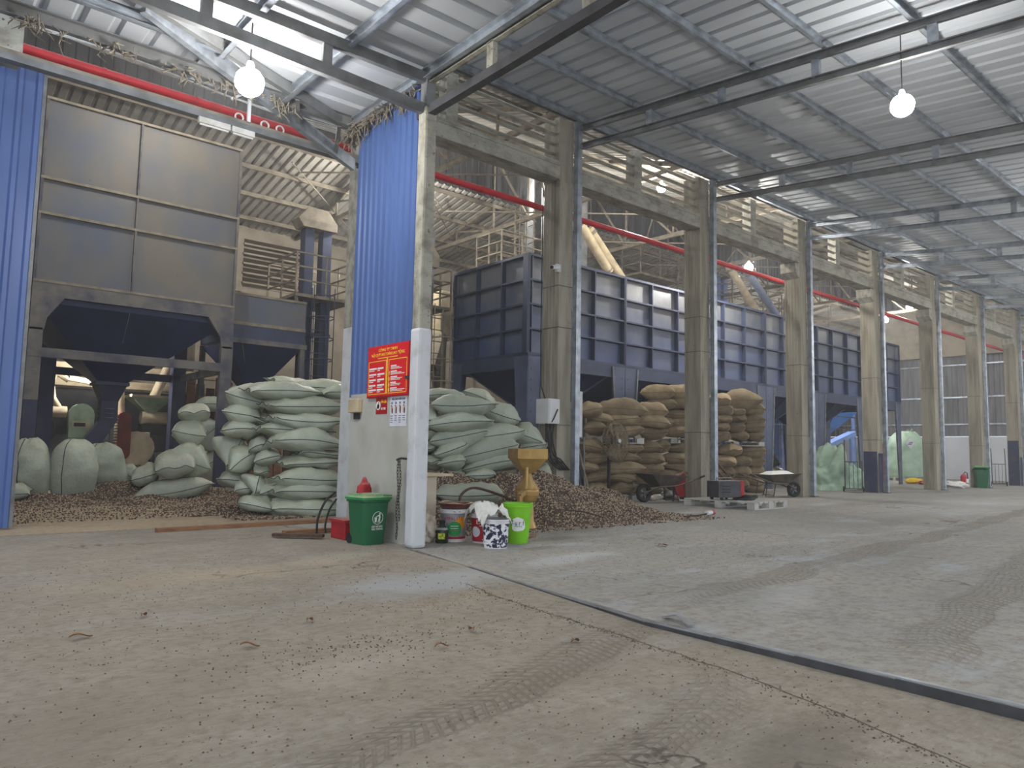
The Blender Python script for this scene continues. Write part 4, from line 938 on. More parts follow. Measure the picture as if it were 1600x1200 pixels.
# ------------------------------------------------------------------ sacks
LEFT=[('a1',5.07,10.85,0.12,1.16,0.55,0.35,0,0.0),('a2',5.08,10.85,0.38,1.13,0.55,0.34,0,0.0),('a3',5.11,10.85,0.58,1.05,0.55,0.36,0,0.0),('a4',5.14,10.9,0.82,1.01,0.55,0.2,0,0.0),('a5',5.31,10.95,0.96,0.72,0.55,0.16,0,0.0),('a6',5.04,10.85,1.14,1.18,0.55,0.39,0,0.0),('a7',4.92,11.05,1.31,1.15,0.55,0.31,0,0.0),('a8',5.06,10.9,1.46,1.16,0.55,0.3,0,0.0),('a9',5.02,10.95,1.68,1.23,0.55,0.32,0,0.0),('a10',4.68,11.0,1.91,1.08,0.55,0.28,0,0.0),('a11',5.49,11.3,2.02,0.98,0.55,0.28,0,0.0),('a12',5.64,11.0,1.92,0.72,0.55,0.19,0,0.0),('b1',4.31,11.5,1.77,0.53,0.55,0.45,-0.36,-0.44),('b2',4.26,11.5,1.53,0.48,0.55,0.38,-0.35,-0.26),('b3',4.26,11.5,1.31,0.48,0.55,0.32,-0.35,-0.14),('b4',4.63,11.65,1.48,0.9,0.25,0.19,1.19,0.0),('b5',4.33,11.9,0.95,0.39,0.55,0.62,-0.35,0.96),('b6',4.35,11.6,0.84,0.44,0.55,0.43,-0.36,0.61),('b7',4.48,11.3,1.06,0.3,0.55,0.28,-0.38,0.35),('b8',4.56,11.15,0.88,0.33,0.55,0.25,-0.39,0.35),('b9',4.32,11.9,0.52,0.4,0.55,0.27,-0.35,0.17),('b10',4.4,11.6,0.4,0.23,0.55,0.27,-0.36,0.52),('b11',4.49,11.3,0.47,0.24,0.55,0.43,-0.38,1.05),('b12',4.73,11.4,0.39,0.9,0.32,0.28,1.18,0.0),('b13',4.64,11.55,0.69,0.9,0.25,0.23,1.19,0.0),('b14',4.34,10.95,0.19,0.44,0.55,0.24,-0.38,-0.14),('b15',5.37,11.7,2.09,1.02,0.55,0.23,0,0.0)]
MID=[('m1',4.33,14.9,0.21,1.26,0.55,0.48,-0.28,0.14),('m2',4.32,14.97,0.65,0.9,0.72,0.53,1.29,0.0),('m3',4.57,15.1,0.72,0.83,0.55,0.74,-0.29,-0.21),('m4',3.9,15.3,0.45,0.48,0.55,0.43,-0.25,0.21),('m5',4.62,15.2,1.27,0.6,0.55,0.59,-0.3,0.0),('m6',4.74,15.36,1.68,0.9,0.6,0.4,1.27,0.0),('m7',5.73,17.5,1.3,0.68,0.55,0.9,-0.32,0.87),('m8',5.72,17.4,1.98,0.63,0.55,0.39,-0.32,0.0),('m9',6.05,17.76,0.67,0.9,0.64,0.7,1.24,0.0)]
RIGHT=[('r1',7.32,9.85,1.78,1.02,0.55,0.39,-0.64,0.0),('r0',7.35,10.5,1.97,0.8,0.55,0.25,-0.61,0.0),('r0b',8.07,10.4,1.98,0.6,0.55,0.28,-0.66,-0.21),('r2',8.33,10.1,1.69,0.68,0.55,0.43,-0.69,-0.31),('r3',7.2,9.8,1.49,1.07,0.55,0.31,-0.63,0.05),('r4',7.27,9.9,1.28,0.93,0.55,0.45,-0.63,0.21),('r5',7.78,9.75,1.31,1.19,0.55,0.46,-0.67,0.1),('r5b',8.8,9.95,1.31,0.61,0.55,0.46,-0.72,-0.17),('r6',7.12,9.9,1.06,0.54,0.55,0.32,-0.62,0.14),('r7',7.72,9.7,1.03,1.01,0.55,0.52,-0.67,0.17),('r7b',8.94,9.9,1.15,0.49,0.55,0.37,-0.73,0.14),('r8',7.12,9.85,0.86,0.41,0.55,0.3,-0.63,-0.09),('r9',7.8,9.65,0.83,0.97,0.55,0.38,-0.68,0.14),('r10',7.33,10.06,0.68,0.9,0.37,0.19,0.94,0.0),('r11',7.4,9.45,0.67,0.47,0.55,0.2,-0.66,0.14),('r13',9.2,9.9,0.68,0.3,0.55,0.25,-0.75,0.0),('r14',6.98,10.42,1.58,0.9,0.37,0.28,0.98,0.0),('r15',6.99,10.42,1.32,0.9,0.37,0.29,0.98,0.0),('r16',6.98,10.42,1.08,0.9,0.34,0.25,0.98,0.0),('r17',7.02,10.31,0.85,0.9,0.4,0.3,0.97,0.0),('r12',6.6,8.7,0.42,0.93,0.55,0.36,-0.65,0.0)]
JL=[('j1',11.91,11.3,1.99,0.45,0.55,0.31,-0.81,0.0),('j2',12.88,11.3,2.05,1.06,0.55,0.44,-0.85,0.0),('j3',14.21,11.5,2.08,0.72,0.55,0.38,-0.89,0.0),('j4',12.31,11.4,1.81,0.52,0.55,0.28,-0.82,0.0),('j5',12.93,11.3,1.82,0.71,0.55,0.33,-0.85,0.0),('j6',14.16,11.45,1.79,0.79,0.55,0.33,-0.89,0.0),('j7',12.11,11.35,1.58,0.47,0.55,0.29,-0.82,0.0),('j8',13.04,11.3,1.56,0.77,0.55,0.3,-0.86,0.0),('j9',14.25,11.45,1.55,0.61,0.55,0.33,-0.89,0.0),('j10',11.96,11.3,1.18,0.49,0.55,0.27,-0.81,0.0),('j11',12.96,11.3,1.17,0.81,0.55,0.28,-0.85,0.0),('j12',14.04,11.45,1.18,0.63,0.55,0.28,-0.89,0.0),('j13',12.08,11.3,0.95,0.49,0.55,0.26,-0.82,0.0),('j14',12.97,11.3,0.96,0.67,0.55,0.26,-0.85,0.0),('j15',14.07,11.45,0.93,0.68,0.55,0.29,-0.89,0.0),('j16',11.94,11.35,0.73,0.34,0.55,0.27,-0.81,0.0),('j17',12.86,11.3,0.72,1.04,0.55,0.31,-0.85,0.0),('j18',14.19,11.5,0.69,0.59,0.55,0.34,-0.89,0.0),('j19',12.11,11.3,0.5,0.52,0.55,0.28,-0.82,0.0),('j20',12.93,11.3,0.5,0.61,0.55,0.29,-0.85,0.0),('j21',12.11,11.3,0.27,0.52,0.55,0.3,-0.82,0.0),('j22',12.92,11.3,0.26,0.56,0.55,0.28,-0.85,0.0),('j23',14.22,11.6,0.41,0.67,0.55,0.31,-0.89,0.0),('j24',14.2,11.6,0.18,0.7,0.55,0.25,-0.89,0.0),('k1',15.1,12.0,2.61,0.76,0.55,0.38,-0.9,0.0),('k2',15.79,11.8,2.65,0.81,0.55,0.39,-0.93,0.0),('k3',15.25,12.0,2.34,0.68,0.55,0.31,-0.9,0.0),('k4',15.81,11.8,2.36,0.72,0.55,0.34,-0.93,0.0),('k5',15.8,11.8,2.08,0.86,0.55,0.28,-0.93,0.0),('k6',15.46,12.0,1.87,0.36,0.55,0.28,-0.91,0.0),('k7',15.87,11.8,1.88,0.71,0.55,0.35,-0.93,0.0),('k8',15.76,11.8,1.62,0.91,0.55,0.26,-0.93,0.0),('k9',15.22,12.0,1.24,0.45,0.55,0.28,-0.9,0.0),('k10',15.84,11.8,1.21,0.74,0.55,0.3,-0.93,0.0),('k11',15.71,11.8,0.95,0.89,0.55,0.28,-0.93,0.0),('k12',15.85,11.8,0.72,0.79,0.55,0.28,-0.93,0.0),('k13',15.43,11.9,0.49,0.48,0.55,0.28,-0.91,0.0),('k14',15.92,11.8,0.48,0.71,0.55,0.3,-0.93,0.0),('k15',15.86,11.8,0.24,0.77,0.55,0.3,-0.93,0.0)]
JR=[('l1',17.98,12.11,2.6,0.9,0.63,0.38,0.59,0.0),('l2',18.72,11.9,2.62,1.07,0.55,0.55,-1.0,0.0),('l3',18.11,12.11,2.31,0.9,0.58,0.32,0.59,0.0),('l4',18.85,12.11,2.34,0.9,0.49,0.35,0.57,0.0),('l5',19.31,11.9,2.39,0.66,0.55,0.38,-1.02,0.0),('l8',18.09,12.11,2.06,0.9,0.56,0.28,0.59,0.0),('l6',18.88,12.11,2.09,0.9,0.49,0.29,0.57,0.0),('l7',19.44,11.9,2.08,0.55,0.55,0.4,-1.02,0.0),('l11',18.0,12.11,1.82,0.9,0.52,0.32,0.59,0.0),('l9',18.81,12.11,1.84,0.9,0.49,0.31,0.57,0.0),('l10',19.39,11.9,1.87,0.57,0.55,0.34,-1.02,0.0),('l14',18.03,12.11,1.59,0.9,0.55,0.26,0.59,0.0),('l12',18.92,12.1,1.61,0.9,0.55,0.27,0.57,0.0),('l13',19.45,11.9,1.62,0.5,0.55,0.28,-1.02,0.0),('l15',18.49,12.11,1.19,0.9,0.67,0.34,0.58,0.0),('l16',19.31,11.9,1.18,0.67,0.55,0.39,-1.02,0.0),('l23',18.14,12.11,0.87,0.9,0.7,0.36,0.59,0.0),('l17',19.11,12.1,0.89,0.9,0.51,0.33,0.56,0.0),('l18',19.5,11.9,0.88,0.46,0.55,0.38,-1.02,0.0),('l24',18.14,12.11,0.57,0.9,0.63,0.36,0.59,0.0),('l20',19.05,12.1,0.55,0.9,0.53,0.41,0.57,0.0),('l19',19.5,11.9,0.58,0.43,0.55,0.34,-1.02,0.0),('l21',19.44,11.9,0.32,0.48,0.55,0.3,-1.02,0.0),('l25',18.76,12.11,0.24,0.9,0.71,0.34,0.57,0.0),('l22',19.39,11.9,0.1,0.53,0.55,0.26,-1.02,0.0)]
def sack_mesh(L, W, T, seed, sag=.0, lump=1.0, tie=False, nu=26, nv=28):
    rs = random.Random(seed); V = []; F = []
    o = Vector((rs.uniform(0, 90), rs.uniform(0, 90), rs.uniform(0, 90)))
    tw = rs.uniform(-.16, .16); bend = rs.uniform(-.07, .06)*L; p_ = rs.uniform(2.1, 3.0); q_ = rs.uniform(.62, .85)
    k1, k2 = rs.choice((9, 10, 11, 12, 13)), rs.uniform(0, 6); e1, e2 = rs.uniform(.02, .09), rs.uniform(.02, .09); off = rs.uniform(-.12, .12)
    for i in range(nu+1):
        u = -1+2*i/nu; s_ = math.sin(u*PI/2)*.6+u*.4; au = abs(s_)
        prof = max(0, 1-abs(s_-off*(1-au))**p_)**q_
        hw = W/2*(.9+.1*(1-au**2)) if not (tie and s_ > .0) else W/2*max(.16, (1-max(0, s_)**3*.9))
        ht = max(.01, T/2*prof*(1.04+.08*math.sin(s_*4+k2)))
        if tie and s_ > .8: ht = max(ht, .035)
        for j in range(nv):
            a = 2*PI*j/nv; c_, n_ = math.cos(a), math.sin(a)
            y = hw*math.copysign(abs(c_)**.8, c_); z = ht*math.copysign(abs(n_)**.9, n_)
            if z < 0: z *= .86
            x = s_*L/2*(1+(e1 if c_ > 0 else e2)*abs(c_)**4*au**8)
            nz = noise.noise(Vector((x*3.0, y*3.0, z*2))+o)*.05*lump + (abs(noise.noise(Vector((x*6, y*6, z*6))+o))-.2)*-.04*lump
            wr = math.sin(a*k1+k2+2*noise.noise(Vector((x*3, y*3, 1))+o))*.016*(au**4)*min(1, ht/.04) + math.sin(x*26+k2+y*5)*.004*(1-au)
            q = 1+(nz+wr)/max(.09, ht)*1.0*min(1, ht/.05)
            if au > .9: z += math.sin(y*20+k2)*.022*(au-.9)*10 + .02*noise.noise(Vector((y*9, k2, 0)))
            V.append((x, y*(1+nz*.7), z*q + bend*(.5-s_*s_) + tw*y*s_ - sag*s_*s_))
    for i in range(nu):
        for j in range(nv):
            q = (j+1) % nv; F.append((i*nv+j, (i+1)*nv+j, (i+1)*nv+q, i*nv+q))
    F.append(tuple(range(nv))); F.append(tuple(nu*nv+k for k in range(nv))[::-1])
    return V, F, nu, nv
def make_sack(label, group, row, jute=False, seed=0, pre=None):
    n, x, y, z, L, W, T, psi, tilt = row
    if jute:
        L, T = L*(1.1 if pre != 'x' else 1), T*1.14; W = W*1.1
    elif n[0] == 'b': L, T = L*1.12, T*1.1
    if L < .62 and abs(psi) < .95 and not pre: # seen mostly end-on: the long side runs away from the viewer
        Wd = .82; az = math.atan2(x, y); x += math.sin(az)*.13; y += math.cos(az)*.13; W = Wd
    V, F, nu, nv = sack_mesh(L*1.03, W, T, seed, sag=random.Random(seed).uniform(-.01, .03), lump=1.2 if not jute else 1.0, tie=pre == 'tie')
    mb = MB(); mb.v = V; mb.f = F
    o = mb.build('grain_sack' if not jute else 'jute_sack', m_jute if jute else m_sack, smooth=True, ang=180)
    mat_ = Matrix.Translation((x, y, z)) @ Matrix.Rotation(psi, 4, 'Z') @ Matrix.Rotation(-tilt, 4, 'Y')
    o.matrix_world = mat_; o.location = (x, y, z); o.rotation_euler = mat_.to_euler()
    tag(o, label, 'sack', group)
    # stitching along the side turned to the viewer, and across the end
    d = (mat_.inverted() @ Vector((0, 0, 1.05))); k = nv//2 if True else 0
    sy = 1 if d.y > 0 else -1; idx = 0 if sy > 0 else nv//2
    sm = MB(); pts = []
    for i in range(1, nu):
        p = Vector(V[i*nv+idx]); pts.append(p+Vector((0, sy*.002, 0)))
    sm.tube(pts, .0055 if not jute else .005, 5)
    ex = 1 if d.x > 0 else -1
    e = [Vector(V[(nu if ex > 0 else 0)*nv+j])+Vector((ex*.003, 0, 0)) for j in range(0, nv//2+1)]
    sm.tube(e, .006, 5)
    s_ = sm.build('stitching', m_jseam if jute else m_seam, o, world=False)
    return o
def ordl(k): return ['first', 'second', 'third', 'fourth', 'fifth', 'sixth', 'seventh', 'eighth', 'ninth', 'tenth', 'eleventh', 'twelfth', 'thirteenth', 'fourteenth', 'fifteenth', 'sixteenth', 'seventeenth', 'eighteenth', 'nineteenth', 'twentieth', 'twenty-first', 'twenty-second', 'twenty-third', 'twenty-fourth', 'twenty-fifth', 'twenty-sixth', 'twenty-seventh', 'twenty-eighth', 'twenty-ninth', 'thirtieth'][k]
LBL = {
 'a1': 'lowest long green sack against the white-footed column, lying on the floor', 'a2': 'green sack second from the floor beside the white-footed column', 'a3': 'green sack third from the floor beside the white-footed column, with an eared end',
 'a4': 'flattened green sack just above the third one in the left pile', 'a5': 'short flat green sack under the bulging one in the left pile', 'a6': 'big bulging green sack with a torn stitched end midway up the left pile',
 'a7': 'green sack with a tied ear directly above the bulging one in the left pile', 'a8': 'smooth green sack fourth from the top of the left pile beside the column', 'a9': 'long green sack just under the top row of the left pile', 'a10': 'long topmost green sack at the left of the left pile crest',
 'a11': 'topmost green sack of the left pile touching the column', 'a12': 'half hidden green sack under the topmost one at the column', 'b15': 'green sack at the back crest of the left pile',
 'b1': 'shiny slumped green sack at the upper left corner of the left pile', 'b2': 'round-ended green sack under the shiny slumped one by the dark leg', 'b3': 'green sack third down on the leg side of the left pile', 'b4': 'small green sack end between the leg side and column side of the pile',
 'b5': 'upright leaning green sack hard against the dark bin leg', 'b6': 'crumpled green sack leaning right of the upright one at the bin leg', 'b7': 'small twisted green sack above the crumpled one in the left pile', 'b8': 'small open-ended green sack left of the bulging one', 'b9': 'low green sack on the beans just right of the dark bin leg',
 'b10': 'small pointed green sack standing in the beans left of the low row', 'b11': 'kinked upright green sack at the foot of the left pile', 'b12': 'round bulging end of a green sack at the foot of the left pile', 'b13': 'small green sack above the kinked upright one', 'b14': 'flattened crumpled green sack at the toe of the left pile',
 'm1': 'long green sack lying in front on the beans left of the dark leg', 'm2': 'fat green sack with a gathered tied mouth left of the dark leg', 'm3': 'leaning green sack behind the gathered one', 'm4': 'small slack green sack at the left toe of the middle heap', 'm5': 'green sack propped above the gathered one in the middle heap', 'm6': 'open round-mouthed green sack on top of the middle heap', 'm7': 'tall leaning green sack half behind the dark bin leg', 'm8': 'topmost green sack of the middle heap beside the leg', 'm9': 'low green sack hidden behind the foot of the dark leg',
 'r1': 'big topmost green sack in front on the pile right of the corner post', 'r0': 'topmost green sack at the back left of the pile right of the post', 'r0b': 'topmost green sack at the back right of the pile right of the post', 'r2': 'pointed green sack jutting right near the top of the right pile', 'r3': 'green sack directly under the big topmost one right of the post', 'r4': 'green sack third from the top right of the corner post', 'r5': 'long sagging green sack across the middle of the right pile', 'r5b': 'bent green sack end right of the long sagging one', 'r6': 'short dark-ended green sack under the third one right of the post', 'r7': 'long tilted green sack below the sagging one in the right pile', 'r7b': 'striped green sack end farthest right in the right pile', 'r8': 'small shaded green sack low beside the corner post', 'r9': 'long tilted green sack just above the beans right of the post', 'r10': 'dim sack end above the cabinet top', 'r11': 'half buried green sack at the upper edge of the bean heap', 'r13': 'small pale sack end by the foot of the box column', 'r14': 'uppermost sack end hard against the corner post', 'r15': 'second sack end down against the corner post', 'r16': 'third sack end down against the corner post', 'r17': 'lowest dark sack end against the corner post above the cabinet', 'r12': 'long green sack lying on the floor behind the paint buckets'}
sd = 100
for row in LEFT: sd += 1; make_sack(LBL[row[0]], 'green sacks in the left pile', row, False, sd)
for row in MID: sd += 1; make_sack(LBL[row[0]], 'green sacks in the middle heap', row, False, sd, 'tie' if row[0] in ('m2',) else None)
for row in RIGHT: sd += 1; make_sack(LBL[row[0]], 'green sacks right of the corner post', row, False, sd)
def jl(rows, nm, lim):
    up = sorted([r for r in rows if r[3] > lim], key=lambda r: (-round(r[3], 1), r[1])); lo = sorted([r for r in rows if r[3] <= lim], key=lambda r: (-round(r[3], 1), r[1])); out = {}
    for part, g in (('upper', up), ('lower', lo)):
        lv = []
        for r in g:
            if not lv or abs(lv[-1][0]-r[3]) > .13: lv.append([r[3], []])
            lv[-1][1].append(r)
        for a, (_, rr) in enumerate(lv):
            rr.sort(key=lambda r: r[1])
            for b_, r in enumerate(rr):
                pos = ['leftmost', 'second from left', 'third from left', 'fourth from left'][b_] if len(rr) > 1 else 'single'
                out[r[0]] = f'{pos} jute sack, {ordl(a)} row of {part} tier {nm}'
    return out
JLs = [r for r in JL if r[0][0] == 'j']; JKs = [r for r in JL if r[0][0] == 'k']
for rows, nm, g in ((JLs, 'behind the fan', 'jute sacks behind the fan'), (JKs, 'left of the welder', 'jute sacks left of the welder column'), (JR, 'right of the welder', 'jute sacks right of the welder column')):
    L_ = jl(rows, nm, 1.4)
    for row in rows: sd += 1; make_sack(L_[row[0]], g, row, True, sd, 'x' if row[4] == .9 else None)
# upright green sacks by the left wall
def stand_sack(label, x, y, h, wd, th, rz, lean, seed, tie=True):
    V, F, nu, nv = sack_mesh(h, wd, th, seed, lump=1.1)
    out = []
    for p in V:
        u = max(0, min(1, p[0]/h+.5)); bul = .93+.14*math.sin(PI*min(1, u*1.35)) if u < .6 else 1.02-.26*((u-.6)/.4)**1.6
        zz = h*(u**.82 if u < .5 else .5**.82+(1-.5**.82)*(u-.5)/.5); bul *= math.sqrt(max(.08, 1-max(0, (u-.8)/.2)**2*.75)); out.append((p[1]*bul+.05*noise.noise(Vector((u*3, seed, 0)))*u, p[2]*1.15, zz+.03*noise.noise(Vector((p[1]*8, u*4, seed)))*(u > .1)))
    mb = MB(); mb.v = out; mb.f = F; o = mb.build('grain_sack', m_sack, smooth=True, ang=180)
    o.location = (x, y, .0); o.rotation_euler = (lean[0], lean[1], rz); tag(o, label, 'sack', 'upright green sacks by the left wall')
    sm = MB(); c_ = nv*3//4
    for j in ((c_-2), ):
        sm.tube([Vector(out[i*nv+j])+Vector((0, -.004, 0)) for i in range(1, nu)], .007, 5)
    e = [Vector(out[nu*nv+j])+Vector((0, 0, .003)) for j in range(nv)]; sm.tube(e, .008, 5, closed=True)
    sm.build('stitching', m_seam, o, world=False); return o
stand_sack('upright green sack leftmost of three standing by the blue wall', 2.12, 15.75, 1.13, .62, .5, -.2, (.05, -.06), 501)
stand_sack('upright green sack middle of three standing by the blue wall', 2.75, 15.62, 1.13, .74, .56, -.1, (0, 0), 502)
stand_sack('upright green sack right of three standing by the blue wall', 3.42, 15.95, 1.08, .7, .52, -.35, (.0, -.16), 503)
make_sack('slack flattened green sack right of the three standing ones', 'green sacks in the left bay', ('u4', 3.95, 16.6, .42, .6, .5, .4, -.3, -.5), False, 504, 'x')
make_sack('low green sack half behind the left blue wall', 'green sacks in the left bay', ('u0', 1.75, 15.3, .18, .6, .5, .36, -.2, 0), False, 505, 'x')

# ------------------------------------------------------------------ bean heaps
def heap(name, label, peaks, x0, x1, y0, y1, nb, seed, res=.08, clip=None):
    nr = np.random.default_rng(seed); o3 = Vector((seed*3.1, 1.7, 0))
    def hz(x, y):
        z = -.02
        for (px, py, h, s_) in peaks:
            d = math.sqrt((x-px)**2+(y-py)**2+.03); z = max(z, h-s_*d+.08*noise.noise(Vector((x*1.1, y*1.1, seed))))
        if z > -.02: z += .035*noise.noise(Vector((x*3.5, y*3.5, seed)))
        return z
    t = thing(name, label, 'beans', (0, 0, 0), kind='stuff')
    nx, ny = int((x1-x0)/res), int((y1-y0)/res); mb = MB(); Z = {}
    for i in range(nx+1):
        for j in range(ny+1):
            x, y = x0+i*res, y0+j*res; Z[i, j] = hz(x, y); mb.v.append((x, y, Z[i, j]))
    for i in range(nx):
        for j in range(ny):
            if max(Z[i, j], Z[i+1, j], Z[i, j+1], Z[i+1, j+1]) > -.015:
                a = i*(ny+1)+j; mb.f.append((a, a+ny+1, a+ny+2, a+1))
    sf = mb.build('heap_core', m_bean, t, smooth=True, ang=180); sf['kind'] = 'stuff'
    P = []
    tries = 0
    while len(P) < nb and tries < nb*8:
        tries += 1; x, y = nr.uniform(x0, x1), nr.uniform(y0, y1); z = hz(x, y)
        if z > -.0 or (z > -.06 and nr.random() < .25): P.append((x, y, max(z, .004)))
    # scatter at the toe
    P = np.array(P); n = len(P)
    tmpl = np.array([(1, 0, 0), (-1, 0, 0), (0, 1, 0), (0, -1, 0), (0, 0, 1), (0, 0, -1)], float)
    tf = np.array([(0, 2, 4), (2, 1, 4), (1, 3, 4), (3, 0, 4), (2, 0, 5), (1, 2, 5), (3, 1, 5), (0, 3, 5)])
    sc_ = nr.uniform(.75, 1.25, (n, 1))*np.array([[.018, .014, .011]])
    q = nr.normal(size=(n, 4)); q /= np.linalg.norm(q, axis=1)[:, None]; a, b, c, d = q.T
    Rm = np.stack([1-2*(c*c+d*d), 2*(b*c-a*d), 2*(b*d+a*c), 2*(b*c+a*d), 1-2*(b*b+d*d), 2*(c*d-a*b), 2*(b*d-a*c), 2*(c*d+a*b), 1-2*(b*b+c*c)], 1).reshape(n, 3, 3)
    for part, m_, sel in (('beans', m_bean, nr.random(n) < .5), ):
        for nm, mm, mask in (('dark_beans', m_bean, sel), ('pale_beans', m_beanhi, ~sel)):
            k = int(mask.sum()); v = np.einsum('nij,nkj->nki', Rm[mask], tmpl[None]*sc_[mask][:, None, :])+P[mask][:, None, :]+np.array([0, 0, .004])
            f = (tf[None]+6*np.arange(k)[:, None, None]).reshape(-1, 3)
            me = bpy.data.meshes.new(nm); me.vertices.add(6*k); me.vertices.foreach_set('co', v.reshape(-1).astype(np.float32))
            me.loops.add(f.size); me.loops.foreach_set('vertex_index', f.reshape(-1).astype(np.int32)); me.polygons.add(len(f))
            me.polygons.foreach_set('loop_start', np.arange(0, f.size, 3, dtype=np.int32)); me.update(); me.validate(); me.shade_smooth()
            me.materials.append(mm); ob = bpy.data.objects.new(nm, me); COL.objects.link(ob); ob.parent = t; ob['kind'] = 'stuff'
    return t
heap('coffee_heap', 'big spreading heap of brown coffee cherries behind the buckets', [(7.75, 9.3, .82, .48), (8.35, 9.35, .84, .46), (6.9, 9.7, .76, .42), (9.35, 9.0, .58, .46), (8.6, 8.75, .52, .46), (9.9, 8.1, .2, .42), (10.1, 9.4, .46, .5), (6.7, 9.0, .34, .4), (7.4, 8.7, .42, .42)], 5.6, 10.9, 7.2, 11.2, 26000, 21)
heap('coffee_heap', 'low brown coffee cherries spread around the left bay sacks', [(3.6, 15.9, .4, .28), (2.6, 15.2, .13, .11), (3.9, 14.9, .14, .12), (4.9, 14.6, .1, .12), (4.35, 12.9, .12, .14), (4.25, 12.0, .1, .15), (5.2, 15.6, .2, .2), (1.4, 15.2, .1, .1)], .4, 6.0, 11.4, 17.6, 22000, 22)
heap('coffee_heap', 'thin scatter of coffee cherries at the foot of the left sack pile', [(4.45, 11.1, .07, .12), (4.75, 10.75, .04, .12)], 3.9, 5.2, 10.5, 11.7, 2600, 23)

# ------------------------------------------------------------------ notices on the return wall (facing -X)
nb = thing('notice_board', 'large red safety notice board with yellow headings on the blue sheet', 'sign', (4.46, 7.5, 1.97))
WX = 4.455
MB().bx(WX, WX+.025, 7.05, 7.96, 1.67, 2.27).build('board', m_sign, nb)
MB().bx(WX+.004, WX+.03, 7.03, 7.05, 1.67, 2.27).bx(WX+.004, WX+.03, 7.03, 7.97, 1.655, 1.672).build('board_edge', m_signd, nb)
fx = lambda y, z, d=.002: frame((WX-d, y, z), (0, -1, 0), (0, 0, 1))
text('CÔNG TY TNHH', .05, fx(7.5, 2.212), m_yel, nb, sx=1.1)
text('NỘI QUY AN TOÀN LAO ĐỘNG', .052, fx(7.5, 2.158), m_yel, nb, sx=.98)
mb = MB()
def strip(mb, y, z, wd, h, d=.003): mb.bx(WX-d, WX-.0005, y-wd, y, z-h/2, z+h/2)
strip(mb, 7.72, 2.118, .44, .01)
for (a, b_) in ((7.93, 7.53), (7.47, 7.08)):
    for y in (a, b_): strip(mb, y, 1.89, .008, .39)
    strip(mb, a, 2.085, a-b_, .008); strip(mb, a, 1.695, a-b_, .008)
strip(mb, 7.515, 1.9, .02, .42)
for z in (1.93, 1.86, 1.79, 1.735): strip(mb, 7.465, z, .022, .04)
mb.build('yellow_border', m_yel, nb)
mb = MB(); random.seed(2)
for z in (2.0, 1.93, 1.865, 1.8, 1.745):
    for y in (7.91, 7.72): strip(mb, y, z, random.uniform(.13, .17), .02); strip(mb, y, z-.024, random.uniform(.05, .12), .01)
for z in (2.01, 1.945, 1.88, 1.815, 1.75):
    strip(mb, 7.42, z, random.uniform(.12, .16), .014)
    for q in range(2): strip(mb, 7.42, z-.018-.015*q, random.uniform(.18, .31), .008)
mb.build('fine_print', m_wht, nb)
ns = thing('no_fire_sign', 'small red no fire sign beneath the notice board', 'sign', (4.485, 7.66, 1.56))
WX2 = 4.483
MB().bx(WX2, WX2+.01, 7.53, 7.78, 1.46, 1.65).build('board', m_signd, ns)
fx2 = lambda y, z, d=.002: frame((WX2-d, y, z), (0, -1, 0), (0, 0, 1))
MB().lathe([(.0, 0), (.052, 0), (.052, .002)], (WX2, 7.725, 1.56), 20, m=Matrix.Rotation(-PI/2, 3, 'Y')).build('roundel', m_wht, ns)
MB().lathe([(.0, 0), (.03, 0), (.012, .003)], (WX2-.002, 7.725, 1.55), 8, m=Matrix.Rotation(-PI/2, 3, 'Y')).bar((WX2-.003, 7.75, 1.525), (WX2-.003, 7.705, 1.6), .004, .008).build('flame_mark', m_ink, ns)
text('CẤM LỬA', .042, fx2(7.605, 1.598), m_yel, ns, sx=.72)
text('NO FIRE', .042, fx2(7.605, 1.52), m_wht, ns, sx=.72)
ps = thing('poster', 'white fire drill poster right of the small red sign', 'sign', (4.483, 7.28, 1.5))
MB().bx(WX2+.003, WX2+.006, 7.1, 7.46, 1.31, 1.66).build('paper', m_paper, ps)
fx3 = lambda y, z: frame((WX2+.001, y, z), (0, -1, 0), (0, 0, 1))
text('TIÊU LỆNH CHỮA CHÁY', .032, fx3(7.28, 1.622), m_inkb, ps, sx=.82)
mb = MB(); mk = MB(); mp_ = MB(); mi = MB()
for k in range(4):
    y = 7.42-k*.087
    mb.lathe([(0, 0), (.016, 0), (.016, .001)], (WX2+.002, y, 1.578), 10, m=Matrix.Rotation(-PI/2, 3, 'Y'))
    mp_.bx(WX2+.001, WX2+.002, y-.02, y+.02, 1.475-.01*(k % 2), 1.545); mk.bx(WX2, WX2+.001, y-.022, y-.004, 1.46, 1.52+.01*(k % 3)); mk.lathe([(0, 0), (.009, 0), (.009, .001)], (WX2+.001, y+.005, 1.548), 8, m=Matrix.Rotation(-PI/2, 3, 'Y'))
    for q in range(3 if k % 2 else 4): mi.bx(WX2+.001, WX2+.002, y-.03+.006*(q % 2), y+.03-.006*((q+k) % 3), 1.425-q*.024, 1.433-q*.024)
mb.build('step_numbers', m_inkb, ps); mp_.build('drawings', m_skin, ps)['kind'] = 'stuff'; mk.build('drawn_outlines', m_ink, ps); mi.build('fine_print', m_inkb, ps)
t = thing('switch_box', 'grubby cream switch box left of the small red sign', 'box', (4.46, 8.25, 1.56))
MB().bx(4.42, 4.49, 8.12, 8.36, 1.49, 1.66).build('casing', m_cream, t, bevel=.01); MB().bx(4.47, 4.49, 8.16, 8.3, 1.41, 1.49).build('torn_plate', m_dark, t)
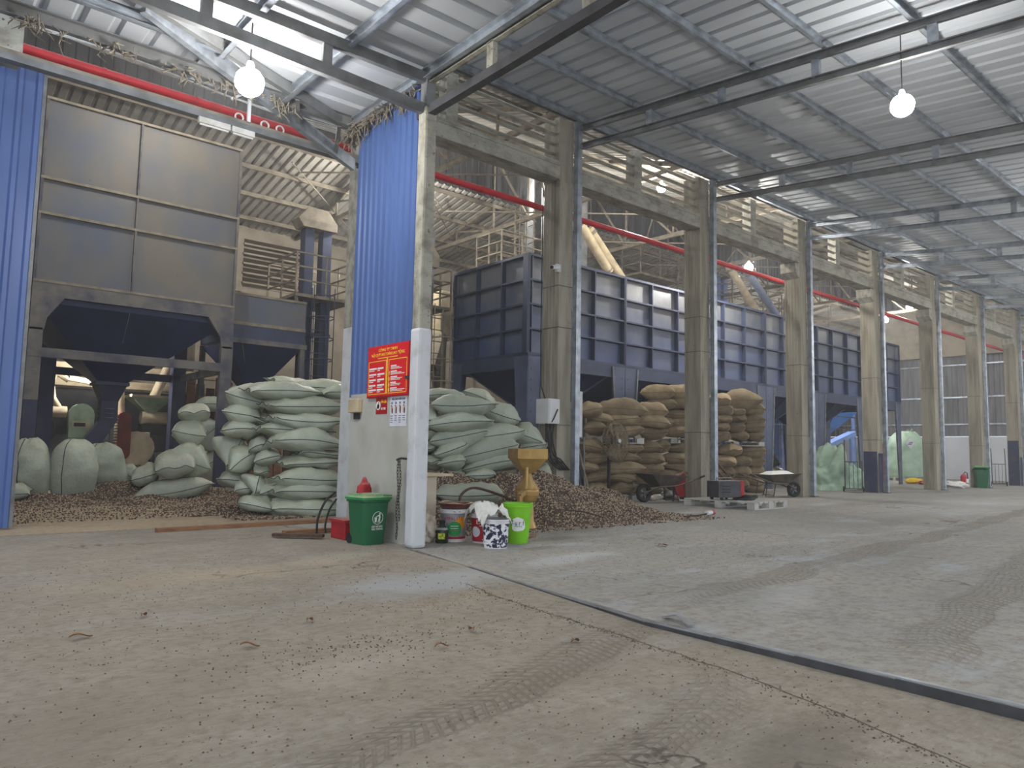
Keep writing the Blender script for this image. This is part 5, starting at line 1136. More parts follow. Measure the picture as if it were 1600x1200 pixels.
# chain
t = thing('chain', 'rusty chain hanging doubled from the corner post bracket', 'chain', (4.43, 7.08, 1))
mb = MB()
def links(x, y, z0, z1, ph):
    n = int((z0-z1)/.034)
    for k in range(n):
        z = z0-k*.034; yy = y+.012*math.sin(k*.5+ph); al = k % 2
        pts = [(x+(0 if al else .011*math.cos(a*PI/4)), yy+(.011*math.cos(a*PI/4) if al else 0), z+.023*math.sin(a*PI/4)) for a in range(8)]
        mb.tube(pts, .0036, 5, closed=True)
links(4.4, 7.1, .93, .03, 0); links(4.4, 7.06, .93, .22, 1.4)
mb.build('links', m_chain, t); MB().tube([(4.52, 7.02, .94), (4.4, 7.05, .95), (4.39, 7.12, .93)], .012, 8).build('hook', m_chain, t)
MB().tube([(4.44, 6.95, .98), (4.44, 6.95, .06)], .018, 8).build('down_pipe', m_steel, t)

# ------------------------------------------------------------------ wheeled bins
def make_bin(name, label, loc, rz, sc=1.0, lidopen=0, emblem=True):
    t = thing(name, label, 'bin', loc, rz); s = sc
    def ring(hw, hd, z, r=.04, n=4):
        P = []
        for cx, cy, a0 in ((1, 1, 0), (-1, 1, 90), (-1, -1, 180), (1, -1, 270)):
            for k in range(n+1):
                a = R(a0+90*k/n); P.append((s*(cx*(hw-r)+r*math.cos(a)), s*(cy*(hd-r)+r*math.sin(a)), s*z))
        return P
    MB().loft([ring(.135, .135, .0), ring(.14, .14, .02), ring(.172, .165, .46), ring(.185, .18, .465), ring(.185, .18, .49)]).build('body', m_green, t, world=False, smooth=True)
    lid = MB().loft([ring(.2, .195, .49), ring(.2, .195, .515), ring(.175, .165, .53), ring(.165, .155, .548, .03), ring(.06, .05, .556, .03)])
    if lidopen:
        lid.xf(Matrix.Translation((0, .15*s, .49*s)) @ Matrix.Rotation(R(-lidopen), 4, 'X') @ Matrix.Translation((0, -.15*s, -.49*s)))
    lo = lid.build('lid', m_greenl, t, world=False, smooth=True)
    MB().box((.12*s, -.19*s, .535*s), (.1*s, .02*s, .012*s)).box((-.12*s, -.02*s, .552*s), (.05*s, .02*s, .008*s)).build('lid_grip', m_greenl, lo, world=False)
    MB().tube([(-.15*s, .2*s, .47*s), (.15*s, .2*s, .47*s)], .012*s, 8).build('handle', m_green, t, world=False)
    for k in (-1, 1):
        MB().lathe([(.02, -.015), (.055, -.015), (.055, .015), (.02, .015)], (k*.13*s, .14*s, .055*s), 14, m=Matrix.Rotation(PI/2, 3, 'Y')).build('wheel', m_black, t, world=False)
    if emblem:
        th = math.atan2(.03, .44); mk = MB(); yf = lambda z: -(.14+(.165-.14)*(z-.02)/.44)-.003
        cx, cz_, rr = .02, .29, .068
        mk.tube([(cx+rr*math.cos(a*PI/16), yf(cz_+rr*math.sin(a*PI/16)), cz_+rr*math.sin(a*PI/16)) for a in range(32)], .003, 5, closed=True)
        def pl(P): mk.loft([[(cx+x, yf(cz_+z), cz_+z) for x, z in P], [(cx+x, yf(cz_+z)-.002, cz_+z) for x, z in P]])
        pl([(.022+.009*math.cos(a*PI/5), .046+.01*math.sin(a*PI/5)) for a in range(10)])
        pl([(.008, .034), (.03, .036), (.034, .0), (.03, -.012), (.012, -.012), (.014, .01)])
        pl([(.01, .034), (-.016, .022), (-.016, .014), (.014, .02)])
        pl([(.012, -.01), (.022, -.01), (.008, -.052), (-.0, -.052)]); pl([(.022, -.01), (.032, -.01), (.032, -.052), (.024, -.052)])
        pl([(-.044, .008), (-.012, .008), (-.016, -.046), (-.038, -.046)]); pl([(-.03, .014), (-.018, .014), (-.02, .022), (-.028, .02)])
        mk.build('emblem', m_wht, t, world=False)
        for body, z in (('HÃY BỎ RÁC', .196), ('VÀO THÙNG', .168)):
            text(body, .03, frame((cx, yf(z)-.0, z), (1, 0, 0), (0, -.06, 1)), m_wht, t, sx=.85, world=False)
    return t
tb = make_bin('wheeled_bin', 'dusty green wheeled bin with white tidy man emblem before the grey board', (4.2, 7.38, 0), R(6))
for o_ in tb.children:
    pass
t = thing('red_toolbox', 'red plastic crate half hidden behind the green bin', 'crate', (4.25, 8.0, 0))
MB().bx(4.12, 4.4, 7.75, 8.1, 0, .2).build('body', m_redm, t, bevel=.01); MB().bx(4.1, 4.42, 7.73, 8.12, .2, .225).build('rim', m_redm, t)
t = thing('red_bag', 'crumpled red bag peeking up behind the green bin lid', 'bag', (4.33, 7.72, .3))
def lump(name, c, rad, seed, m_, parent, amp=.25, fr=3, nu=24, nv=32, flat=True, rough=.5):
    o3 = Vector((seed*1.7, seed*.3, seed*2.1)); mb = MB(); c = Vector(c)
    for i in range(nu+1):
        th = PI*i/nu
        for j in range(nv):
            ph = 2*PI*j/nv; d = Vector((math.sin(th)*math.cos(ph), math.sin(th)*math.sin(ph), math.cos(th)))
            k = 1+amp*(noise.noise(d*fr+o3)+rough*abs(noise.noise(d*fr*2.7+o3))*1.6-.2)
            p = Vector((d.x*rad[0]*k, d.y*rad[1]*k, d.z*rad[2]*k)) + c
            if flat: p.z = max(p.z, c.z-rad[2]*.92)
            mb.v.append(tuple(p))
    for i in range(nu):
        for j in range(nv):
            q = (j+1) % nv; mb.f.append((i*nv+j, (i+1)*nv+j, (i+1)*nv+q, i*nv+q))
    return mb.build(name, m_, parent, smooth=True, ang=180)
MB().bx(4.25, 4.42, 7.65, 7.8, 0, .42).build('holder', m_dark, t)
lump('crumpled_top', (4.33, 7.72, .55), (.085, .07, .14), 5, m_redm, t, .3, 1.8, rough=.3)
tag(MB().curve([(4.34, 8.45, .5), (4.2, 8.42, .4), (4.1, 8.4, .2), (4.08, 8.38, .02)], .014, 8).curve([(4.36, 8.45, .42), (4.26, 8.42, .3), (4.2, 8.4, .12), (4.2, 8.38, .02)], .012, 8).build('hose', m_cable, smooth=True), 'black hose loops between the white column and the green bin', 'hose')
tag(MB().bar((3.75, 8.55, .03), (4.35, 8.6, .03), .12, .05).build('plank', m_wood), 'short brown plank lying flat left of the red crate', 'plank')
tag(MB().bar((3.55, 8.4, .035), (3.98, 8.0, .035), .1, .035).build('plank', m_wooddk), 'dark angled plank left of the green bin', 'plank')
tag(MB().bar((2.6, 9.6, .025), (5.2, 9.75, .025), .09, .05).build('plank', m_wood), 'long low timber lying along the foot of the left pile', 'plank')

# ------------------------------------------------------------------ buckets and clutter beside the post
def bucket(name, label, x, y, rt, rb, h, m_body, m_rim, wall=True):
    t = thing(name, label, 'bucket', (x, y, 0), group='buckets beside the corner post')
    MB().lathe([(rb, 0), (rb+.002, .01), (rt, h), (rt-.008, h), (rb-.006, .02), (0.001, .02)], (x, y, 0), 36, cap=False).build('body', m_body, t, smooth=True)
    MB().lathe([(rt, h-.045), (rt+.008, h-.045), (rt+.009, h-.03), (rt+.003, h-.028), (rt+.008, h-.012), (rt+.009, h+.002), (rt-.008, h+.002)], (x, y, 0), 36, cap=False).build('rim', m_rim, t, smooth=True)
    return t
def band(t, x, y, rb, rt, h, z0, z1, m_, name, a0=0, a1=360, n=48, off=.0025):
    rz_ = lambda z: rb+(rt-rb)*z/h+off
    mb = MB(); mb.grid(lambda u, v: (x+rz_(z0+(z1-z0)*v)*math.cos(R(a0+(a1-a0)*u)), y+rz_(z0+(z1-z0)*v)*math.sin(R(a0+(a1-a0)*u)), z0+(z1-z0)*v), n, 2)
    return mb.build(name, m_, t, smooth=True)
def ontext(t, x, y, rb, rt, h, z, ang, body, size, m_, sx=1):
    # wrapped lettering, each glyph set on the curved side
    rr = rb+(rt-rb)*z/h+.004; wd = size*.68*sx
    a0 = ang-wd*(len(body)-1)/2/rr
    for k, ch in enumerate(body):
        if ch == ' ': continue
        a = a0+wd*k/rr
        text(ch, size, frame((x+rr*math.cos(a), y+rr*math.sin(a), z), (-math.sin(a), math.cos(a), 0), (0, 0, 1)), m_, t, 'letter', sx=sx)
def disc(t, x, y, rb, rt, h, z, ang, rad, m_, name, off=.004, asp=1.0):
    mb = MB(); n = 20; nr_ = 6
    for q_ in range(nr_+1):
        for k in range(n):
            a_, b_ = rad*asp*q_/nr_*math.cos(2*PI*k/n), rad*q_/nr_*math.sin(2*PI*k/n)
            rr = rb+(rt-rb)*(z+b_)/h+off; q = ang+a_/rr; mb.v.append((x+rr*math.cos(q), y+rr*math.sin(q), z+b_))
    for q_ in range(nr_):
        for k in range(n): mb.f.append((q_*n+k, q_*n+(k+1) % n, (q_+1)*n+(k+1) % n, (q_+1)*n+k))
    return mb.build(name, m_, t, smooth=True, ang=180)
x, y = 5.16, 7.08; av = math.atan2(-y, -x)
t = bucket('paint_bucket', 'white paint bucket with green round label under a brown tray', x, y, .158, .138, .37, m_bucket, m_bucket)
band(t, x, y, .138, .158, .37, .035, .325, m_silverlab, 'label'); band(t, x, y, .138, .158, .37, .035, .06, m_redlab, 'label_stripe', off=.003)
disc(t, x, y, .138, .158, .37, .15, av+.1, .085, m_glab, 'green_roundel'); disc(t, x, y, .138, .158, .37, .22, av+.62, .07, m_olab, 'orange_patch', .0035)
ontext(t, x, y, .138, .158, .37, .265, av+.0, 'EXPALITE', .052, m_redlab, .8)
mb = MB()
for q in range(3): band(t, x, y, .138, .158, .37, .13+q*.025, .136+q*.025, m_redlab if q == 0 else m_glab if False else m_wht, 'fine_print', math.degrees(av)-12, math.degrees(av)+22, 8, .006)
MB().bar((x+.155*math.cos(av), y+.155*math.sin(av), .345), (x+.155*math.cos(av+.5), y+.155*math.sin(av+.5), .345), .02, .012).build('lid_slot', m_dark, t)
t = thing('tray', 'brown plastic basin resting on the white paint bucket', 'basin', (x, y, .375))
MB().lathe([(.001, .385), (.17, .385), (.2, .43), (.212, .43), (.212, .44), (.192, .438), (.165, .395), (.001, .395)], (x+.02, y, 0), 32, cap=False).build('basin', m_brown, t, smooth=True)
MB().tube([(x+.02+.205*math.cos(a*PI/16), y+.205*math.sin(a*PI/16), .44+.008*math.sin(a)) for a in range(32)], .006, 6, closed=True).build('cord_rim', m_cream, t)
x, y = 5.38, 6.78; av = math.atan2(-y, -x)
t = bucket('paint_bucket', 'crimson paint bucket between the white and the spattered one', x, y, .15, .132, .33, m_bucket, m_bucket)
band(t, x, y, .132, .15, .33, .02, .285, m_redlab, 'label'); ontext(t, x, y, .132, .15, .33, .24, av-.12, 'EXPO', .068, m_wht, .95)
disc(t, x, y, .132, .15, .33, .13, av-.75, .06, m_bucket, 'white_mark'); band(t, x, y, .132, .15, .33, .04, .052, m_wht, 'fine_print', math.degrees(av)-8, math.degrees(av)+18, 8, .004); band(t, x, y, .132, .15, .33, .195, .202, m_wht, 'fine_print', math.degrees(av)-22, math.degrees(av)+14, 8, .004)
x, y = 5.2, 6.35
t = bucket('paint_bucket', 'white bucket with navy paint spatter, nearest of the buckets', x, y, .148, .128, .31, m_bucket, m_bucket)
band(t, x, y, .128, .148, .31, .012, .265, m_spat, 'label')
x, y = 5.69, 6.55; av = math.atan2(-y, -x)
t = bucket('plastic_tub', 'tall lime green tub with a white and blue badge', x, y, .168, .122, .455, m_lime, m_lime)
rs = random.Random(3)
for k in range(11):
    a = k*2*PI/11; disc(t, x, y, .122, .168, .455, .22+.045*math.sin(a), av+.05+.32*math.cos(a)*1.0, .035+rs.uniform(-.006, .01), m_wht, 'badge_splash', .003+.0002*k)
disc(t, x, y, .122, .168, .455, .22, av+.05, .07, m_wht, 'badge', .0055)
ontext(t, x, y, .122+.005, .168+.005, .455, .235, av+.02, 'Surf', .08, mat('navy print', (24, 44, 110), rough=.5), .8)
band(t, x, y, .122, .168, .455, .195, .201, m_glab, 'fine_print', math.degrees(av)-14, math.degrees(av)+20, 8, .0075)
# cloth thrown over the red and the spattered bucket
t = None; mb = MB(); N_ = 48
def cl_(u, v):
    a, b_ = (u-.5)*2, (v-.5)*2; c = Vector((5.25, 6.56, .36)); d1 = Vector((.3, .95, 0)).normalized(); d2 = Vector((.95, -.3, 0)).normalized()
    w_ = 1+.18*noise.noise(Vector((a*1.5, b_*1.5, 7))); p = c+d1*a*.3*w_+d2*b_*.18*w_; q = Vector((a*1.5, b_*1.5, 1.3)); r2 = a*a+b_*b_
    rid = 1-abs(noise.noise(q*1.1))*2.2; rid2 = 1-abs(noise.noise(q*2.3+Vector((3, 1, 4))))*2
    z = .345+.075*max(0, rid)**1.5+.03*max(0, rid2)+.04*(1-r2*.5)
    if r2 > .75: z -= (r2-.75)*.13
    ins = (p.x-5.2)**2+(p.y-6.35)**2 < .155**2 or (p.x-5.38)**2+(p.y-6.78)**2 < .16**2
    return (p.x, p.y, max(z, .322 if ins else .2))
mb.grid(cl_, N_, N_); cz_o = mb.build('cloth', m_cloth, smooth=True, ang=180)
sm_ = cz_o.modifiers.new('thickness', 'SOLIDIFY'); sm_.thickness = .006; sm_.offset = 1
tag(cz_o, 'crumpled white cloth thrown over the crimson and spattered buckets', 'cloth')
t = thing('bottle', 'squat dark green bottle with a yellow label left of the buckets', 'bottle', (4.93, 6.98, 0))
MB().lathe([(.068, 0), (.072, .01), (.074, .13), (.07, .15), (.045, .185), (.03, .2), (.028, .225), (.03, .23)], (4.93, 6.98, 0), 24).build('body', m_bottle, t, smooth=True)
MB().lathe([(.032, .222), (.034, .225), (.034, .25), (.03, .255)], (4.93, 6.98, 0), 18).build('cap', m_black, t, smooth=True)
band(t, 4.93, 6.98, .072, .074, .13, .05, .115, m_ylab, 'label', 200, 262, 12)
MB().lathe([(.073, .15), (.055, .175)], (4.93, 6.98, 0), 20, cap=False).build('neck_label', m_silverlab, t, smooth=True)
lb = lump('plastic_bag', (4.8, 7.08, .155), (.095, .085, .165), 9, m_plbag, None, .35, 2.4, rough=.8); tag(lb, 'crumpled cloudy plastic bag at the foot of the corner post', 'bag')
t = thing('cabinet', 'beige cabinet with a pale timber top behind the corner post', 'cabinet', (4.9, 7.75, 0))
MB().bx(4.62, 5.2, 7.5, 7.95, 0, .73).build('body', m_cab, t, bevel=.006); MB().bx(4.6, 5.42, 7.46, 7.98, .73, .76).build('top', m_wood if False else m_cream, t); MB().bx(4.66, 5.16, 7.49, 7.5, .08, .68).build('door', m_cab, t)
tag(MB().lathe([(.02, 0), (.04, 0), (.04, .05), (.02, .05)], (4.98, 7.62, .761), 16).build('tape_roll', m_ylab), 'small yellow tape roll on the cabinet top', 'tape')
tag(MB().curve([(5.75, 7.75, .3), (5.9, 7.95, .45), (6.2, 8.1, .54), (6.5, 8.1, .49), (6.85, 8.0, .36), (7.0, 7.9, .25)], .018, 8).build('bent_pipe', m_wooddk, smooth=True), 'curved dark hose arching over the sack behind the buckets', 'hose')
tag(MB().bar((5.85, 6.75, .02), (6.25, 6.9, .02), .09, .03).build('plank', m_wood), 'small brown board on the floor right of the lime tub', 'plank')
tag(MB().tube([(7.6, 7.75, .22), (7.9, 7.65, .19), (8.25, 7.55, .1)], .012, 6).build('stick', m_wooddk), 'thin dark stick lying on the coffee heap', 'stick')
tag(MB().tube([(9.3, 7.5, .03), (9.55, 7.6, .05), (9.8, 7.75, .03)], .012, 6).build('stick', m_wooddk), 'short dark stick at the right toe of the coffee heap', 'stick')
# coffee tester
x, y = 6.78, 7.62
t = thing('coffee_polisher', 'brass yellow hand mill with square funnel standing at the heap', 'mill', (x, y, 0))
q = Matrix.Rotation(R(-22), 3, 'Z')
sq = lambda h, z: [tuple(q @ Vector((a*h, b_*h, 0)) + Vector((x, y, z))) for a, b_ in ((-1, -1), (1, -1), (1, 1), (-1, 1))]
MB().loft([sq(.075, .76), sq(.205, .95), sq(.215, .95), sq(.215, 1.09), sq(.2, 1.09), sq(.2, .96), sq(.07, .77)]).build('funnel', m_gold, t, bevel=.003)
MB().lathe([(.07, .7), (.055, .76), (.06, .77)], (x, y, 0), 16).build('neck', m_gold, t, smooth=True)
MB().lathe([(.05, .36), (.12, .38), (.155, .43), (.165, .47), (.168, .5), (.165, .53), (.15, .57), (.1, .64), (.065, .71)], (x-.0, y, 0), 28).build('body', m_gold, t, smooth=True, ang=30)
mb = MB()
for z in (.455, .505, .545): mb.tube([(x+.167*math.cos(a*PI/14), y+.167*math.sin(a*PI/14), z) for a in range(28)], .005, 5, closed=True)
mb.build('hoops', m_gold, t)
MB().lathe([(.12, 0), (.14, .02), (.1, .12), (.09, .36)], (x, y, 0), 20).build('stand', m_gold, t, smooth=True)
MB().tube([(x-.12, y-.12, .84), (x-.14, y-.14, .6), (x-.15, y-.14, .55)], .022, 8).build('side_pipe', m_gold, t)
MB().bar((x-.14, y-.1, .5), (x-.26, y-.14, .46), .06, .06).bar((x-.25, y-.14, .46), (x-.25, y-.14, .34), .05, .05).build('spout', m_gold, t)

# ------------------------------------------------------------------ electrical box, camera, conduits on the first column
t = thing('electrical_box', 'light grey electrical enclosure on the first full column', 'box', (9.4, 10.05, 1.8))
MB().bx(9.28, 9.57, 9.88, 10.22, 1.57, 2.03).build('enclosure', m_elbox, t, bevel=.008)
MB().bx(9.31, 9.55, 9.872, 9.88, 1.6, 2.0).build('door', m_elbox, t); MB().tube([(9.5, 9.86, 1.84), (9.4, 9.86, 1.66), (9.36, 9.87, 1.6)], .012, 6).build('door_cable', m_cable, t)
for k in range(7):
    pts = [(9.33+.035*k, 10.0+.02*(k % 3), 1.57), (9.32+.03*k+.03*math.sin(k*2), 9.98, 1.3-.05*(k % 3)), (9.3+.05*k+.05*math.sin(k), 9.95, 1.05-.06*(k % 4)), (9.42+.05*k, 9.93, .85+.03*(k % 3)), (9.65+.04*k, 9.92, .72)]
    MB().curve(pts, .012, 6).build('cable', m_cable, t, smooth=True)
MB().tube([(9.5, 10.2, 2.03), (9.53, 10.36, 2.3), (9.55, 10.41, 3.2), (9.54, 10.4, 4.2), (9.555, 10.41, 6.2)], .011, 6).build('cable', m_cable, t)
t = thing('security_camera', 'small white bullet camera on the first full column', 'camera', (9.4, 9.9, 4.5))
MB().tube([(9.52, 9.98, 4.53), (9.42, 9.93, 4.5)], .02, 8).bx(9.5, 9.6, 9.93, 9.99, 4.45, 4.6).build('bracket', m_white, t)
MB().tube([(9.5, 9.9, 4.52), (9.24, 9.8, 4.46)], .042, 12).build('body', m_white, t, smooth=True); MB().tube([(9.24, 9.8, 4.46), (9.228, 9.795, 4.457)], .034, 12).build('lens', m_black, t)
t = thing('conduit_bundle', 'bundle of dark cables and a white duct just right of the first full column', 'cable', (10.4, 10.2, 1.2))
MB().bx(10.42, 10.5, 10.2, 10.25, 1.35, 2.25).build('white_duct', m_elbox, t)
for k in range(5):
    MB().tube([(10.15+.05*k, 10.15, 6.2), (10.2+.04*k, 10.15, 2.6), (10.22+.05*k, 10.15+.02*k, 1.2), (10.3+.05*k+.04*(k % 2), 10.1, .6), (10.45+.09*k, 10.15, .05)], .013, 6).build('cable', m_cable if k < 3 else m_dusty, t)
MB().bar((10.75, 10.4, 1.35), (10.7, 10.3, .05), .02, .02).build('rod', m_steel, t)

# ------------------------------------------------------------------ fan
fx_, fy_, fz_ = 12.12, 10.75, 1.31
t = thing('pedestal_fan', 'dusty wire cage pedestal fan before the jute sacks', 'fan', (fx_, fy_, 0))
az = math.atan2(fx_, fy_); fd = Vector((-math.sin(az-R(52)), -math.cos(az-R(52)), .08)).normalized()
ux = Vector((0, 0, 1)).cross(fd).normalized(); uz = fd.cross(ux); fm = Matrix((ux, uz, fd)).transposed(); fc = Vector((fx_, fy_, fz_))
for dz, nm in ((.07, 'front_guard'), (-.09, 'rear_guard')):
    mb = MB(); sgn = 1 if dz > 0 else -1
    for rr, k in ((.46, 0), (.38, .6), (.28, .8), (.18, .95), (.08, 1)):
        mb.tube([fc+fm @ Vector((rr*math.cos(a*PI/16), rr*math.sin(a*PI/16), dz*k)) for a in range(32)], 0.006 if rr < .46 else .011, 4, closed=True)
    for a in range(40):
        c_, s_ = math.cos(a*PI/20), math.sin(a*PI/20); c2, s2 = math.cos(a*PI/20+.3), math.sin(a*PI/20+.3)
        mb.tube([fc+fm @ Vector((.46*c_, .46*s_, 0)), fc+fm @ Vector((.36*c_, .36*s_, dz*.75)), fc+fm @ Vector((.06*c2, .06*s2, dz))], .006, 3)
    mb.build(nm, m_fan, t)
for b_ in range(3):
    mb = MB(); a0 = b_*2*PI/3
    mb.grid(lambda u, v: tuple(fc+fm @ Vector(((.06+.34*u)*math.cos(a0+(v-.5)*(.9-.2*u)), (.06+.34*u)*math.sin(a0+(v-.5)*(.9-.2*u)), (v-.5)*.09))), 6, 4)
    o_ = mb.build('blade', m_fanb, t, smooth=True); o_.modifiers.new('thickness', 'SOLIDIFY').thickness = .004
MB().tube([fc+fd*.07, fc+fd*.1], .045, 14).build('hub_badge', m_white, t); MB().tube([fc-fd*.3, fc-fd*.05], .09, 14).build('motor', m_dsteel, t)
MB().tube([(fx_-.1, fy_+.12, 0), (fx_-.1, fy_+.12, 1.25)], .035, 10).bar((fx_-.1, fy_+.12, 1.25), fc-fd*.2, .05, .05).build('pole', m_black, t)
MB().lathe([(.3, 0), (.3, .025), (.1, .06), (.04, .08)], (fx_-.1, fy_+.12, 0), 20).build('base', m_dsteel, t)

# ------------------------------------------------------------------ pallets
def make_pallet(name, label, loc, rz, L=1.2, W=1.0, h=.15, group=None, m_=None):
    m_ = m_ or m_pallet; t = thing(name, label, 'pallet', loc, rz, group)
    for k in range(7): MB().box((-L/2+.06+k*(L-.12)/6, 0, h-.012), (.13, W, .022)).build('deck_board', m_, t, world=False)
    for a in (-1, 0, 1):
        for b_ in (-1, 0, 1): MB().box((a*(L/2-.08), b_*(W/2-.08), h/2), (.16, .16, h-.03)).build('block', m_, t, world=False)
        MB().box((0, a*(W/2-.08), .012), (L, .14, .022)).build('runner', m_, t, world=False)
    return t
make_pallet('pallet', 'white plastic pallet with the welding set on the yard floor', (13.55, 8.75, 0), R(2), 1.3, 1.6)
for i, (x, y, z, lb) in enumerate(((12.75, 11.6, 1.27, 'white pallet between the upper and lower jute sacks behind the fan'), (12.6, 11.6, -.02, 'floor pallet under the jute sacks behind the fan'), (15.8, 12.1, 1.33, 'white pallet between the jute sacks left of the welder column'), (15.7, 12.1, 0, 'floor pallet under the jute sacks left of the welder column'), (18.85, 12.25, 1.32, 'white pallet between the upper and lower jute sacks right of the welder column'))):
    make_pallet('pallet', lb, (x, y, max(0, z)), R(-42), 1.6, .8, .13, 'pallets under the jute sacks')
# welding set
t = thing('welding_set', 'grey and red welding machine on the white pallet', 'machine', (13.15, 8.75, .152), R(-12))
MB().box((0, 0, .22), (.62, .34, .34)).build('housing', m_dsteel, t, world=False, bevel=.012)
MB().box((.34, 0, .22), (.1, .35, .35)).build('front_panel', m_redm, t, world=False, bevel=.012)
MB().box((.395, -.02, .26), (.012, .14, .1)).build('dial_plate', m_black, t, world=False)
MB().tube([(-.2, 0, .39), (-.2, 0, .44), (.2, 0, .44), (.2, 0, .39)], .012, 8).build('handle', m_steel, t, world=False)
for a in (-.2, .2):
    for b_ in (-.14, .14): MB().lathe([(.01, -.015), (.035, -.015), (.035, .015), (.01, .015)], (a, b_, .035), 12, m=Matrix.Rotation(PI/2, 3, 'X')).build('wheel', m_black, t, world=False)
mb = MB()
for k in range(3): mb.box((-.1, -.173, .16+k*.06), (.22, .006, .02))
mb.build('vents', m_black, t, world=False)
mb = MB(); random.seed(8)
for k in range(6): mb.tube([(13.55+.26*math.cos(a*PI/8)*(1-.03*k)+.02*k, 8.55+.2*math.sin(a*PI/8), .165+.012*k+.01*math.sin(a+k)) for a in range(16)], .012, 5, closed=True)
tag(mb.build('cable_coil', m_cable, smooth=True), 'coiled dark welding cable on the white pallet', 'cable')
tag(MB().tube([(13.75, 8.9, .2), (14.0, 8.8, .2), (14.28, 8.7, .2)], [.05, .07, .05], 10).build('rolled_tarp', mat('olive rolled sacking', (120, 116, 88), rough=.9), smooth=True), 'olive rolled sacking on the right of the white pallet', 'cloth')
tag(MB().tube([(10.3, 7.62, .02), (10.7, 7.66, .02), (11.05, 7.7, .03)], .014, 6).build('cord_end', m_cable), 'black power cord end on the floor right of the heap', 'cord')
t = thing('power_plug', 'white and red plug on the floor before the white pallet', 'plug', (11.2, 7.72, .04)); MB().tube([(11.03, 7.7, .04), (11.25, 7.75, .04)], .04, 10).build('body', m_bucket, t); MB().tube([(11.25, 7.75, .04), (11.34, 7.77, .04)], .045, 10).build('cap', m_redm, t)
# leaning timber frame
t = thing('timber_frame', 'worn timber ladder frame leaning behind the welding set', 'frame', (16.2, 10.8, 0))
a, b_ = Vector((15.95, 10.55, 0)), Vector((16.75, 10.45, 0)); a2_, b2_ = Vector((15.75, 11.45, 1.08)), Vector((16.45, 11.4, 1.08))
for p, q_ in ((a, a2_), (b_, b2_), (a.lerp(b_, .35), a2_.lerp(b2_, .35)), (a.lerp(b_, .65), a2_.lerp(b2_, .65))): MB().bar(p, q_, .09, .05).build('stile', m_wooddk, t)
for k in (.06, .5, .97): MB().bar(a.lerp(a2_, k), b_.lerp(b2_, k), .07, .04).build('rail', m_wooddk, t)
# red pulley cart
t = thing('hose_reel', 'faded red round hose reel at the foot of the welder column', 'reel', (14.2, 10.35, 0))
rm = Matrix.Rotation(PI/2, 3, 'X')
MB().lathe([(.03, -.05), (.26, -.05), (.27, 0), (.26, .05), (.03, .05)], (13.95, 10.42, .36), 24, m=rm).build('drum', m_redm, t, smooth=True)
MB().curve([(13.3, 10.4, .38), (13.7, 10.35, .52), (13.95, 10.33, .66), (14.15, 10.33, .55), (14.22, 10.33, .2), (14.22, 10.33, .02)], .022, 8).build('hose', m_wood, t, smooth=True)
for xx in (13.75, 14.1): MB().bar((xx, 10.42, .36), (xx+.08*(1 if xx > 14 else -1), 10.42, 0), .03, .03).build('leg', m_dsteel, t)

# ------------------------------------------------------------------ wheelbarrows
def make_barrow(name, label, loc, rz, tip=0, load=None):
    t = thing(name, label, 'wheelbarrow', loc, rot=(0, 0, rz), group='wheelbarrows')
    Q = Matrix.Translation((-.5, 0, .2)) @ Matrix.Rotation(R(-tip), 4, 'Y') @ Matrix.Translation((.5, 0, -.2))
    rr = lambda x0, x1, hw, z0, z1: [(x0, -hw, z0), (x1, -hw, z1), (x1, hw, z1), (x0, hw, z0)]
    outer = [rr(-.3, .15, .18, .36, .38), rr(-.62, .4, .32, .62, .58)]; inner = [rr(-.61, .39, .31, .62, .58), rr(-.28, .13, .17, .375, .395)]
    mb = MB().loft(outer+inner); mb.xf(Q); mb.build('tray', m_rust, t, world=False, bevel=.006)
    mb = MB()
    for k in (-1, 1): mb.tube([(-.62, k*.05, .2), (-.3, k*.16, .33), (.2, k*.2, .36), (.85, k*.24, .56)], .017, 8)
    mb.xf(Q); mb.build('frame', m_rust, t, world=False)
    for k in (-1, 1):
        mb = MB().tube([(.1, k*.19, .37), (.2, k*.22, .02), (.42, k*.2, .02), (.36, k*.2, .42)], .014, 8); mb.xf(Q); mb.build('leg', m_rust, t, world=False)
    mb = MB().tube([(.2, -.22, .05), (.2, .22, .05)], .012, 6); mb.xf(Q); mb.build('cross_bar', m_rust, t, world=False)
    wm_ = Matrix.Rotation(PI/2, 3, 'X')
    MB().lathe([(.12, -.03), (.17, -.045), (.2, -.02), (.2, .02), (.17, .045), (.12, .03)], (-.6, 0, .2), 24, m=wm_, cap=False).build('tyre', m_black, t, world=False, smooth=True)
    mb = MB().lathe([(.02, -.05), (.035, -.05), (.035, .05), (.02, .05)], (-.6, 0, .2), 12, m=wm_)
    for a in range(5): mb.bar((-.6, 0, .2), (-.6+.125*math.cos(a*2*PI/5), 0, .2+.125*math.sin(a*2*PI/5)), .03, .03)
    mb.build('wheel_rim', m_steel, t, world=False)
    for k in (-1, 1):
        g = MB().tube([(.78, k*.236, .54), (.92, k*.245, .58)], .022, 8); g.xf(Q); g.build('grip', m_black, t, world=False)
    if load:
        g = MB().loft([rr(-.5, .3, .26, .585, .57), rr(-.3, .15, .12, .68, .66)]); g.xf(Q); g.build('load', load, t, world=False)
    return t
make_barrow('wheelbarrow', 'battered grey wheelbarrow between the fan and the welder column', (13.3, 10.35, 0), R(-12))
make_barrow('wheelbarrow', 'dark wheelbarrow with white load left of the fourth column', (17.75, 10.3, 0), R(180-22), 0, m_wht)

